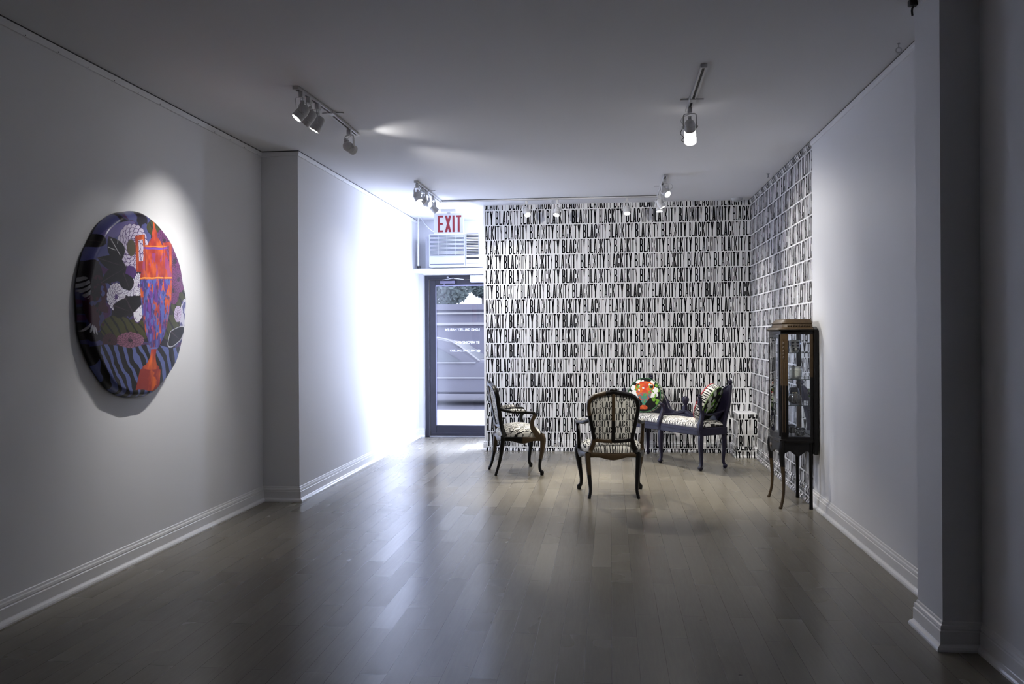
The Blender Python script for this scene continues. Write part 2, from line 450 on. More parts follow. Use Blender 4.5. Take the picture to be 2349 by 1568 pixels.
def wall_poly(mb, path, z0=0., z1=H, mi=0, t=.08, side=-1):
    """wall slab along a path, thickness t on the outer side"""
    n = len(path); dirs = [(Vector(path[i + 1]) - Vector(path[i])).normalized() for i in range(n - 1)]
    rings = []
    for i in range(n):
        if i == 0: nv = Vector((-dirs[0].y, dirs[0].x)) * side
        elif i == n - 1: nv = Vector((-dirs[-1].y, dirs[-1].x)) * side
        else:
            a = Vector((-dirs[i - 1].y, dirs[i - 1].x)) * side; b = Vector((-dirs[i].y, dirs[i].x)) * side
            nv = (a + b) / max(.2, (1 + a.dot(b)))
        p = path[i]; q = (p[0] + nv.x * t, p[1] + nv.y * t)
        rings.append([(p[0], p[1], z0), (p[0], p[1], z1), (q[0], q[1], z1), (q[0], q[1], z0)])
    mb.loft(rings, mi, cap=True)

b = MB(); b.box(-3.05, 1.9, YREAR - .1, YD + .06, -.12, 0); struct(b.build('floor', M_floor))
b = MB(); b.box(-3.05, 1.9, YREAR - .1, YD + .16, H, H + .12); struct(b.build('ceiling', M_ceil))
b = MB(); wall_poly(b, [(XL0, YREAR), (XL0, YC), (XL1, YC), (XL1, YD + .12)], side=1); struct(b.build('wall_left', M_wall))
b = MB(); b.box(-3.05, 1.9, YREAR - .12, YREAR, 0, H); struct(b.build('wall_rear_light_soak', mat('rear_light_soak_dark', (.03, .03, .033), .7)))  # unseen wall, set close and near-black to soak up bounced light

# right wall: printed paper at the far end, plain paint nearer, pier nearest
b = MB(); wall_poly(b, [(XR, YB + .3), (XR, YEND)], mi=0, side=1)
wall_poly(b, [(XR, YD + .12), (XR, YB + .15)], mi=2, side=1)
wall_poly(b, [(XR, YEND), (XR, YP2), (XP, YP2), (XP, YP1), (XP2, YP1), (XP2, YREAR)], mi=2, side=1)
def prof_d(z, prof):
    zs = [p[1] for p in prof]; ds = [p[0] for p in prof]
    return float(np.interp(z, zs, ds))
letter_field(b, 1, 0., YB - YEND, .126, H - .045, lambda u, z, zm: (XR - .0009, YB - u, z), uoff=.137)
struct(b.build('wall_right', [M_paper, M_ink, M_wall]))

# printed back wall
b = MB(); b.box(XE, XR + .02, YB, YB + .14, 0, H)
letter_field(b, 1, 0., XR - XE - .022, .126, H - .002, lambda u, z, zm: (XE + .022 + u, YB - .0009, z))
b.box(XE - .003, XE + .018, YB - .003, YB + .143, 0, H, 2)
b.box(XE + .018, XR, YB + .14, YB + .146, 0, H, 3)  # unseen grey sheet added on the back to cut bounced light
struct(b.build('wall_back', [M_paper, M_ink, M_trim, mat('unseen_bounce_cut_grey', (.26, .26, .27), .8)]))

# baseboards
b = MB(); sweep_profile(b, [(XL0, YREAR), (XL0, YC), (XL1, YC), (XL1, YD), (-2.50, YD)], PROF, side=-1)
struct(b.build('baseboard_left', M_trim))
BANDS = [p[1] for p in PROF[1:-1]]
def zz(z, zm, prof):   # offset of the moulding at z, taken on the band that holds zm
    zs = [p[1] for p in prof]
    for i in range(len(prof) - 1):
        if zs[i] <= zm <= zs[i + 1] and zs[i + 1] > zs[i]:
            t = (z - zs[i]) / (zs[i + 1] - zs[i]); return prof[i][0] + t * (prof[i + 1][0] - prof[i][0])
    return prof_d(z, prof)
BX0, BY0, BZ = 1.404, 9.832, .488           # boxed-in corner
b = MB(); sweep_profile(b, [(XE, YB + .14), (XE, YB), (BX0, YB)], PROF, side=-1)
letter_field(b, 1, 0., BX0 - XE - .022 - .03, .001, .1255, lambda u, z, zm: (XE + .022 + u, YB - zz(z, zm, PROF) - .0009, z), bands=BANDS)
struct(b.build('baseboard_back', [M_paper, M_ink]))
b = MB(); sweep_profile(b, [(XR, BY0), (XR, YEND)], PROF, 0, side=-1)
letter_field(b, 1, YB - BY0 + .03, YB - YEND, .001, .1255, lambda u, z, zm: (XR - zz(z, zm, PROF) - .0009, YB - u, z), bands=BANDS, uoff=.137)
sweep_profile(b, [(XR, YEND), (XR, YP2), (XP, YP2), (XP, YP1), (XP2, YP1), (XP2, YREAR)], PROF, 2, side=-1)
struct(b.build('baseboard_right', [M_paper, M_ink, M_trim]))
# boxed-in corner covered with the same print
b = MB(); b.box(BX0, XR, BY0, YB, 0, BZ)
letter_field(b, 1, 0., XR - BX0, .126, BZ - .004, lambda u, z, zm: (BX0 + u, BY0 - .0009, z), ztop_row=2.868 + .03, uoff=-.105)
letter_field(b, 1, 0., YB - BY0, .126, BZ - .004, lambda u, z, zm: (BX0 - .0009, YB - u, z), uoff=.05)
sweep_profile(b, [(BX0, YB), (BX0, BY0), (XR, BY0)], PROF, 0, side=-1)
letter_field(b, 1, -.03, XR - BX0 - .03, .001, .1255, lambda u, z, zm: (BX0 + u, BY0 - zz(z, zm, PROF) - .0009, z), bands=BANDS, ztop_row=2.868 + .03, uoff=-.105)
letter_field(b, 1, .03, YB - BY0 + .03, .001, .1255, lambda u, z, zm: (BX0 - zz(z, zm, PROF) - .0009, YB - u, z), bands=BANDS, uoff=.05)
struct(b.build('trim_3', [M_paper, M_ink]))
# ceiling mouldings with nail heads
b = MB(); sweep_profile(b, [(XL0, YREAR), (XL0, YC), (XL1, YC), (XL1, YD)], CROWN, side=-1)
sweep_profile(b, [(XL0, YREAR), (XL0, YC), (XL1, YC), (XL1, YD)], GAP_SHADE, 1, side=-1)
y = 2.2
while y < 8.2:
    xw = XL0 if y < YC else XL1
    b.sphere((xw + .006, y, H - .036), .0036, 1, 8, 6); y += .26
M_joint_shade = mat('joint_shade_nail_grey', (.07, .07, .075), .8)
struct(b.build('trim_1', [M_wall, M_joint_shade]))
b = MB(); sweep_profile(b, [(XR, YB), (XR, YEND)], CROWN, 0, side=-1)
CB = [p[1] for p in CROWN[1:-1]]
letter_field(b, 1, 0., YB - YEND, H - .044, H - .009, lambda u, z, zm: (XR - zz(z, zm, CROWN) - .0009, YB - u, z), bands=CB, uoff=.137)
sweep_profile(b, [(XR, YEND), (XR, YP2), (XP, YP2), (XP, YP1), (XP2, YP1), (XP2, YREAR)], CROWN, 2, side=-1)
sweep_profile(b, [(XR, YB), (XR, YP2), (XP, YP2), (XP, YP1), (XP2, YP1), (XP2, YREAR)], GAP_SHADE, 3, side=-1)
struct(b.build('trim_2', [M_paper, M_ink, M_wall, M_joint_shade]))

# ------------------------------------------------------------------ shop front with door and window
DX0, DX1, DZ = -2.493, -1.44, 2.190
WX0, WX1, WZ0, WZ1 = -1.28, 1.50, .35, 2.80
b = MB()
b.box(XL1 - .02, DX0, YD, YD + .12, 0, H); b.box(DX0, DX1, YD, YD + .12, DZ, H); b.box(DX1, WX0, YD, YD + .12, 0, H)
b.box(WX0, WX1, YD, YD + .12, 0, WZ0); b.box(WX0, WX1, YD, YD + .12, WZ1, H); b.box(WX1, XR + .08, YD, YD + .12, 0, H)
struct(b.build('wall_front', M_wall))
w1 = struct(bpy.data.objects.new('window_1', None)); COL.objects.link(w1); w1.location = ((WX0 + WX1) / 2, YD + .06, WZ0)
b = MB(); hw = (WX1 - WX0) / 2; hh = WZ1 - WZ0
b.box(-hw, hw, -.03, .03, 0, .06); b.box(-hw, hw, -.03, .03, hh - .06, hh); b.box(-hw, -hw + .06, -.03, .03, .06, hh - .06); b.box(hw - .06, hw, -.03, .03, .06, hh - .06)
b.box(-.03, .03, -.03, .03, .06, hh - .06)
b.build('window_frame', M_frame, w1)
b = MB(); b.box(-hw + .06, -.03, -.004, .004, .06, hh - .06); b.box(.03, hw - .06, -.004, .004, .06, hh - .06); b.build('pane', M_glass_door, w1)

d1 = struct(bpy.data.objects.new('door_1', None)); COL.objects.link(d1); d1.location = (DX0, YD, 0)
dw = DX1 - DX0
b = MB(); b.box(0, .058, -.025, .10, 0, DZ, 0, .004); b.box(dw - .058, dw, -.025, .10, 0, DZ, 0, .004); b.box(.058, dw - .058, -.025, .10, DZ - .055, DZ, 0, .004)
b.build('door_frame', M_frame, d1)
b = MB(); b.box(.058, dw - .058, -.03, .07, 0, .018, 0, .003); b.build('threshold', M_steel, d1)
gx0, gx1, gz0, gz1 = .150, dw - .150, .160, 2.048
b = MB(); L0, L1, T0, T1 = .064, dw - .064, .022, DZ - .062
b.box(L0, gx0, -.01, .035, T0, T1, 0, .005); b.box(gx1, L1, -.01, .035, T0, T1, 0, .005)
b.box(gx0, gx1, -.01, .035, T0, gz0, 0, .005); b.box(gx0, gx1, -.01, .035, gz1, T1, 0, .005)
b.box(L0 + .02, L1 - .02, -.016, -.009, T0 + .002, T0 + .04, 0, .002)
leaf = b.build('door_leaf', M_frame, d1)
b = MB(); b.box(gx0 - .005, gx1 + .005, .009, .017, gz0 - .005, gz1 + .005); b.build('pane', M_glass_door, leaf)
b = MB(); b.box(gx0 + .0, gx1, -.012, -.006, gz1 - .006, gz1 + .012); b.box(gx0 - .004, gx0 + .008, -.012, -.006, gz0, gz1); b.build('glazing_bead', mat('pale_grey_bead', (.22, .22, .32), .4), leaf)
# closer
b = MB(); b.box(.215, .42, -.055, -.011, 2.075, 2.115, 0, .006); b.lathe([(.008, 0), (.008, .02)], 10, 0, (.27, -.034, 2.06))
cl = b.build('door_closer', mat('closer_paint', (.13, .12, .19), .4), leaf)
b = MB(); b.box(.0, .0 + .17, -.006, .006, -.004, .004); b.build('arm', M_steel, cl, (.25, -.045, 2.125), (0, -.12, -.3))
b = MB(); b.box(.0, .0 + .15, -.006, .006, -.004, .004); b.build('arm', M_steel, cl, (.40, -.085, 2.145), (0, .10, -2.75 + PI))
b = MB(); b.sphere((.325, -.06, 2.160), .016, 0, 10, 6); b.build('pivot', M_steel, cl)

def text_mesh(name, body, height, m, parent, loc, mirrored=False, width=None, rot=(PI / 2, 0, 0)):
    cu = bpy.data.curves.new(name, 'FONT'); cu.body = body; cu.size = 1; cu.align_x = 'LEFT'; cu.extrude = 0; cu.offset = .012
    to = bpy.data.objects.new(name, cu); COL.objects.link(to)
    dg = bpy.context.evaluated_depsgraph_get(); me = bpy.data.meshes.new_from_object(to.evaluated_get(dg))
    COL.objects.unlink(to); bpy.data.objects.remove(to)
    xs = [v.co.x for v in me.vertices]; ys = [v.co.y for v in me.vertices]
    x0, x1, y0, y1 = min(xs), max(xs), min(ys), max(ys)
    for v in me.vertices:
        v.co.x = (v.co.x - x0) / (x1 - x0) * width * (-1 if mirrored else 1); v.co.y = (v.co.y - y0) / (y1 - y0) * height
    me.materials.clear(); me.materials.append(m); me.name = name
    o = bpy.data.objects.new(name, me); COL.objects.link(o); o.parent = parent; o.location = loc; o.rotation_euler = rot
    return o
text_mesh('lettering', 'LONG GALLERY HARLEM', .036, M_vinyl, leaf, (-1.750 - DX0, .0175, 1.437), True, .471)
text_mesh('lettering', 'BY APPOINTMENT', .036, M_vinyl, leaf, (-1.755 - DX0, .0175, 1.263), True, .340)
text_mesh('lettering', '@THELONG.GALLERY', .036, M_vinyl, leaf, (-1.742 - DX0, .0175, 1.150), True, .420)

# ledge under the air conditioner
b = MB(); b.box(XL1, XE + .02, 11.20, YD, 2.205, 2.262, 0, .004); b.box(XL1 + .1, XE + .02, 11.36, YD, 2.19, 2.205, 0); struct(b.build('trim_4', M_trim))
b = MB(); b.box(-1.86, -1.50, 11.42, YD - .03, 2.085, 2.185, 0, .008)
b.box(-1.855, -1.505, 11.416, 11.42, 2.125, 2.129, 0)
tag(b.build('door_sensor', M_white), 'white plastic sensor box at the top corner of the glass door', 'sensor')

ac = thing('air_conditioner', 'white window air conditioner on the ledge above the door, under the exit sign', 'air conditioner', (-2.0, 11.32, 2.262))
b = MB(); b.box(-.352, .362, -.21, .2, .008, .447, 0, .012); b.build('body', M_white, ac)
b = MB(); b.box(-.435, .45, -.02, .2, 0, .43, 0, .004)
for k in range(5): b.box(-.43 + k * .016, -.424 + k * .016, -.026, -.018, .01, .42, 0)
b.build('sleeve', mat('sleeve_plastic', (.62, .63, .70), .5), ac)
b = MB(); b.box(-.335, .115, -.213, -.205, .155, .425, 0)
for k in range(16): b.box(-.335, .115, -.223, -.214, .158 + k * .0168, .1645 + k * .0168, 1)
for k in range(1, 4): b.box(-.335 + k * .1125, -.332 + k * .1125, -.219, -.212, .158, .422, 1)
b.build('intake_grille', [M_grey, M_white], ac)
b = MB(); b.box(.150, .308, -.213, -.205, .165, .437, 0)
for k in range(13): b.box(.152, .306, -.220, -.212, .176 + k * .0205, .184 + k * .0205, 1)
b.build('air_outlet', [M_slot, M_white], ac)
b = MB(); b.box(.148, .310, -.214, -.206, .105, .132, 0, .003); b.build('display', M_slot, ac)
b = MB(); b.box(-.335, .115, -.2135, -.206, .040, .050, 0); b.box(.15, .31, -.2135, -.206, .052, .056, 0); b.box(.131, .134, -.2135, -.206, .02, .437, 0); b.build('panel_gap', M_grey, ac)
b = MB(); b.tube([(.365, -.1, .40), (.40, -.12, .33), (.41, -.12, .15), (.385, -.1, .05), (.36, -.06, .03)], .006); b.build('power_cord', M_white, ac)

cd = thing('conduit', 'thin white conduit pipe beside the air conditioner with slack wire to the exit sign', 'conduit', (-2.50, 11.15, 2.262))
b = MB(); b.tube([(0, 0, 0), (0, 0, H - 2.262 - .01)], .011, 0, 8, 1); b.lathe([(.04, 0), (.04, .012)], 16, 0, (.0, 0, H - 2.262 - .012)); b.build('pipe', M_track, cd)
b = MB(); b.tube([(.04, 0, H - 2.262 - .012), (.16, -.25, .53), (.30, -.55, .42), (.34, -.58, .405)], .004, 0, 6); b.build('wire', M_white, cd)
b = MB(); b.box(-.015, .03, -.02, .02, 0, .03, 0, .003); b.build('clamp', M_slot, cd)

ex = thing('exit_sign', 'white exit sign with tall red letters hanging from the ceiling', 'sign', (-1.970, 10.50, 2.632))
b = MB(); b.box(-.186, .186, 0, .035, 0, .254, 0, .004); b.build('face_panel', M_signwhite, ex)
b = MB(); b.box(-.098, .10, -.03, .06, .262, H - 2.632, 0, .004); b.box(-.02, .02, .005, .03, .254, .264); b.build('canopy', M_track, ex)
b = MB()
for ch, x0, x1 in (('E', -.137, -.068), ('X', -.048, .033), ('I', .047, .074), ('T', .092, .158)):
    for poly in glyph(ch, (x1 - x0) / .206, .027 / .206, .116): b.add([(x0 + p[0] * .206, -.0009, .018 + p[1] * .206) for p in poly], [tuple(range(len(poly)))], 0)
b.build('lettering', M_red, ex)

# ------------------------------------------------------------------ track lighting
def track(name, label, segs, group, boxes=()):
    x0, y0, x1, y1 = segs[0]
    t = thing(name, label, 'lighting track', (x0, y0, H), 0, group)
    for (a0, c0, a1, c1) in segs:
        d = Vector((a1 - a0, c1 - c0)); ln = d.length; ang = math.atan2(d.y, d.x)
        b = MB(); b.box(0, ln, -.018, -.008, -.020, 0, 0); b.box(0, ln, .008, .018, -.020, 0, 0); b.box(0, ln, -.018, .018, -.006, 0, 0)
        b.box(.01, ln - .01, -.008, .008, -.012, -.006, 1)
        b.box(-.004, .008, -.019, .019, -.022, 0, 0); b.box(ln - .008, ln + .004, -.019, .019, -.022, 0, 0)
        b.build('rail', [M_track, M_slot], t, (a0 - x0, c0 - y0, 0), (0, 0, ang))
    for (bx, by) in boxes:
        b = MB(); b.box(-.024, .024, -.04, .04, -.026, 0, 0, .003); b.box(-.075, .075, .03, .05, -.008, 0, 0); b.build('connector', M_track, t, (bx - x0, by - y0, 0))
    return t
track('lighting_track', 'white ceiling track above the round painting, carrying four spotlights', [(-1.924, 5.16, -1.900, 5.745), (-1.905, 5.80, -1.915, 6.43)], 'ceiling tracks', [(-1.900, 5.775)])
track('lighting_track', 'white ceiling track on the right with the paper-shaded spotlight', [(.543, 5.05, .546, 5.72), (.545, 5.79, .543, 6.05)], 'ceiling tracks', [(.545, 5.755)])
track('lighting_track', 'long white ceiling track with bright spotlights, running across in front of the printed back wall', [(-1.922, 8.48, -1.925, 9.77), (-1.90, 9.775, .53, 9.775), (.544, 8.48, .543, 9.76)], 'ceiling tracks', [(-1.923, 9.05), (.543, 9.10)])

def head_proto():
    t = thing('track_spotlight', 'x', 'spotlight', (0, 0, H - .02))
    b = MB(); b.box(-.017, .017, -.026, .026, -.045, -.0005, 0, .003); b.build('adapter', M_track, t)
    b = MB()
    b.tube([(-.050, 0, -.150), (-.050, 0, -.075), (-.047, 0, -.055), (-.03, 0, -.047), (.03, 0, -.047), (.047, 0, -.055), (.050, 0, -.075), (.050, 0, -.150)], .0045, 0, 6, 3)
    for s in (-1, 1): b.box(s * .046, s * .055, -.012, .012, -.165, -.075, 0, .002); b.lathe([(.009, -.006), (.009, .006)], 10, 0, (s * .056, 0, -.150), 'x')
    b.build('yoke', M_track, t)
    b = MB()
    b.lathe([(.012, .060), (.026, .055), (.036, .042), (.040, .024), (.040, .020), (.0425, .018), (.0425, -.014), (.0405, -.016), (.0405, -.020), (.0425, -.022), (.0425, -.060), (.037, -.060), (.034, -.050)], 24, 0)
    b.box(-.014, .014, .03, .05, .03, .07, 0, .004)
    can = b.build('lamp_head', M_track, t, (0, 0, -.150))
    b = MB(); b.lathe([(.0355, -.050), (.036, -.056), (.02, -.060), (.001, -.061)], 24, 0); b.build('lens', M_lens, can)
    b = MB(); b.tube([(.012, .02, -.04), (-.055, .045, -.06), (-.072, .05, -.09), (-.05, .045, -.12), (-.012, .04, -.125)], .0028, 0, 6); b.build('cord', M_slot if False else M_track, t)
    return t
PROTO = head_proto(); used = [False]
LIGHTS = []
def head(x, y, target, label, watts, cone=38, blend=.35, color=(1, .95, .88), snoot=False, lit=True, rad=.017):
    h = PROTO if not used[0] else copy_tree(PROTO); used[0] = True
    h.location = (x, y, H - .022); h.scale = (.86, .86, .86); h['label'] = label; h['group'] = 'track spotlights'
    p = Vector((x, y, H - .022 - .150 * .86)); d = (Vector(target) - p).normalized()
    yaw = math.atan2(d.y, d.x); tilt = math.asin(max(-1, min(1, d.z)))
    for c in h.children:
        n = c.name.split('.')[0]
        if n == 'yoke': c.rotation_euler = (0, 0, yaw - PI / 2)
        if n == 'cord': c.rotation_euler = (0, 0, yaw - PI / 2)
        if n == 'lamp_head':
            q = d.to_track_quat('-Z', 'Y'); c.rotation_euler = q.to_euler()
            if snoot:
                b = MB(); b.lathe([(.043, -.03), (.046, -.06), (.045, -.10), (.047, -.10), (.046, -.14), (.043, -.14), (.042, -.10), (.042, -.06), (.0426, -.03)], 20, 0, cap=False)
                b.build('paper_shade', M_snoot, c)
                b = MB(); b.tube([(-.05, .0, .0), (-.075, .0, -.05), (-.052, 0, -.09), (-.07, 0, -.115), (-.045, 0, -.135)], .003, 0, 6); b.build('tie_wire', M_slot, c)
    if lit and watts > 0:
        l = bpy.data.lights.new('spot_lamp', 'SPOT'); l.energy = watts; l.color = color; l.spot_size = math.radians(cone); l.spot_blend = blend; l.shadow_soft_size = rad
        lo = bpy.data.objects.new('spot_lamp', l); COL.objects.link(lo)
        lo.location = p + d * .066; lo.rotation_euler = d.to_track_quat('-Z', 'Y').to_euler()
        LIGHTS.append(lo)
    return h
WARM = (1.0, .93, .80); NEUT = (1.0, .97, .93)
head(-1.907, 5.22, (-2.9, 4.72, 1.45), 'white spotlight nearest the camera on the painting track, lens lit', 18, 58, 1, NEUT)
head(-1.905, 5.345, (-2.9, 5.38, 1.70), 'white spotlight second on the painting track, between two with visible lit lenses', 66, 66, 1, NEUT)
head(-1.904, 5.510, (-2.9, 5.36, 1.05), 'white spotlight third on the painting track, just before the track joint', 64, 66, 1, NEUT)
head(-1.913, 6.230, (-.10, 10.2, 1.45), 'white spotlight alone at the far end of the painting track, turned to the right', 320, 62, .9, NEUT)
head(.543, 5.935, (.82, 7.9, .70), 'spotlight wearing a glowing white paper shade, alone on the right ceiling track', 200, 80, .9, (1, .95, .86), snoot=True)
head(-1.922, 8.545, (-.75, 7.9, .4), 'first of the left back cluster of spotlights, round lit lens towards the camera', 150, 50, .7, WARM)
head(-1.922, 8.80, (-2.45, 8.0, 1.9), 'second of the left back cluster of spotlights, lit lens partly hidden behind the first', 12, 60, 1, NEUT)
head(-1.923, 8.99, (1.62, 7.35, 1.60), 'third of the left back cluster of spotlights, brightest and turned to the right', 250, 40, 1, NEUT)
head(-1.923, 9.34, (-.9, 10.2, 1.5), 'fourth of the left back cluster, turned away towards the printed wall', 60, 80, 1, NEUT)
head(-.937, 9.80, (.10, 7.45, .2), 'left spotlight hanging before the top of the printed back wall, turned right', 210, 46, .5, WARM)
head(-.588, 9.79, (-1.05, 8.5, .3), 'second spotlight before the printed back wall, rounded head turned left', 190, 46, .5, WARM)
head(.196, 9.78, (.25, 8.3, .0), 'spotlight hanging alone before the printed back wall, right of its middle', 190, 50, .5, WARM)
head(.543, 9.62, (.65, 9.3, .4), 'spotlight pointing straight down at the corner of the right back cluster', 70, 60, .6, WARM)
head(.543, 9.36, (1.6, 9.3, 1.0), 'spotlight in the middle of the right back cluster, turned to the right wall', 80, 80, 1, NEUT)
head(.544, 8.62, (1.6, 7.30, 1.55), 'brightest spotlight, nearest end of the right back cluster, aimed at the cabinet', 60, 80, 1, NEUT)

# light that leaks from the back of the far painting-track head and grazes the ceiling
l = bpy.data.lights.new('lamp_leak', 'SPOT'); l.energy = 3.6; l.color = NEUT; l.spot_size = math.radians(92); l.spot_blend = .8; l.shadow_soft_size = .012
lo = bpy.data.objects.new('lamp_leak', l); COL.objects.link(lo); lo.location = (-1.855, 6.36, H - .20); lo.rotation_euler = Vector((1, .10, .42)).to_track_quat('-Z', 'Y').to_euler()
# ceiling fittings
b = MB(); b.lathe([(.062, 0), (.062, -.012), (.055, -.030), (.035, -.036), (.001, -.037)][::-1], 28)
tag(b.build('smoke_detector', M_white, None, (1.45, 10.10, H)), 'round white smoke detector on the ceiling by the right back corner', 'smoke detector')
hk = MB(); hk.tube([(0, 0, 0), (0, 0, -.022)], .003, 0, 8, 1)
hk.tube([(.014 * math.sin(a), 0, -.036 - .014 * -math.cos(a)) for a in [2 * PI * k / 14 for k in range(15)]], .003, 0, 8, 2); hk.lathe([(.008, 0), (.008, -.004)], 10)
e1 = tag(hk.build('eye_hook', M_track, None, (1.543, 4.83, H)), 'small eye hook screwed in the ceiling beside the right wall pier', 'hook')
b = MB(); b.lathe([(.016, 0), (.016, -.006), (.006, -.010), (.005, -.030), (.012, -.034), (.012, -.037), (.001, -.038)][::-1], 14)
tag(b.build('sprinkler_head', M_steel, None, (1.53, 8.60, H)), 'tiny sprinkler head on the ceiling above the printed right wall', 'sprinkler')
b = MB(); b.box(-.02, .02, -.02, .02, -.03, 0, 0, .004); b.tube([(0, 0, -.03), (-.006, 0, -.05), (-.004, 0, -.075)], .005, 0, 6)
tag(b.build('ceiling_bracket', M_slot, None, (1.408, 4.20, H)), 'small dark bracket on the ceiling at the top of the right pier', 'bracket')

# ------------------------------------------------------------------ painted artworks (procedural colour fields)
def lerp(a, b, t): return a + (b - a) * t
_rng = np.random.RandomState(3)
def vnoise(x, y, scale, seed=0):
    r = np.random.RandomState(seed); T = r.rand(64, 64)
    X = x * scale + 31.7; Y = y * scale + 17.3
    xi = np.floor(X).astype(int); yi = np.floor(Y).astype(int); fx = X - xi; fy = Y - yi
    fx = fx * fx * (3 - 2 * fx); fy = fy * fy * (3 - 2 * fy)
    g = lambda a, c: T[a % 64, c % 64]
    return lerp(lerp(g(xi, yi), g(xi + 1, yi), fx), lerp(g(xi, yi + 1), g(xi + 1, yi + 1), fx), fy)
def fnoise(x, y, s, seed=0): return .55 * vnoise(x, y, s, seed) + .3 * vnoise(x, y, s * 2.1, seed + 1) + .15 * vnoise(x, y, s * 4.3, seed + 2)
def put(C, mask, col): C[mask] = np.array(col)
def ell(x, y, cx, cy, rx, ry, rot=0):
    a = math.radians(rot); dx, dy = x - cx, y - cy
    return ((dx * math.cos(a) + dy * math.sin(a)) / rx) ** 2 + ((-dx * math.sin(a) + dy * math.cos(a)) / ry) ** 2
def leaf_mask(x, y, cx, cy, L, W, rot):
    a = math.radians(rot); dx, dy = x - cx, y - cy
    u = (dx * math.cos(a) + dy * math.sin(a)) / L; v = (-dx * math.sin(a) + dy * math.cos(a)) / W
    w = np.clip(1 - u * u, 0, 1) * (1 + .25 * u)
    return (np.abs(u) < 1) & (np.abs(v) < w), np.abs(v) < .035 * (1.2 - u)
def mum(C, x, y, cx, cy, rx, ry, petal, gap, seed, n0=7):
    """chrysanthemum of overlapping scalloped petals"""
    for ring in range(5, 0, -1):
        rr = ring / 5.0; n = int(n0 + ring * 2.4)
        for k in range(n):
            a = 2 * PI * (k + .5 * (ring % 2)) / n + seed
            px, py = cx + rx * rr * .84 * math.cos(a), cy + ry * rr * .84 * math.sin(a)
            s = .25
            e = ell(x, y, px, py, rx * s, ry * s)
            put(C, e < 1, gap); put(C, (ell(x, y, px + rx * .03 * math.cos(a), py + ry * .03 * math.sin(a), rx * s * .80, ry * s * .80) < 1) & (ell(x, y, px - rx * .10 * math.cos(a), py - ry * .10 * math.sin(a), rx * s * .62, ry * s * .62) > .8), petal)

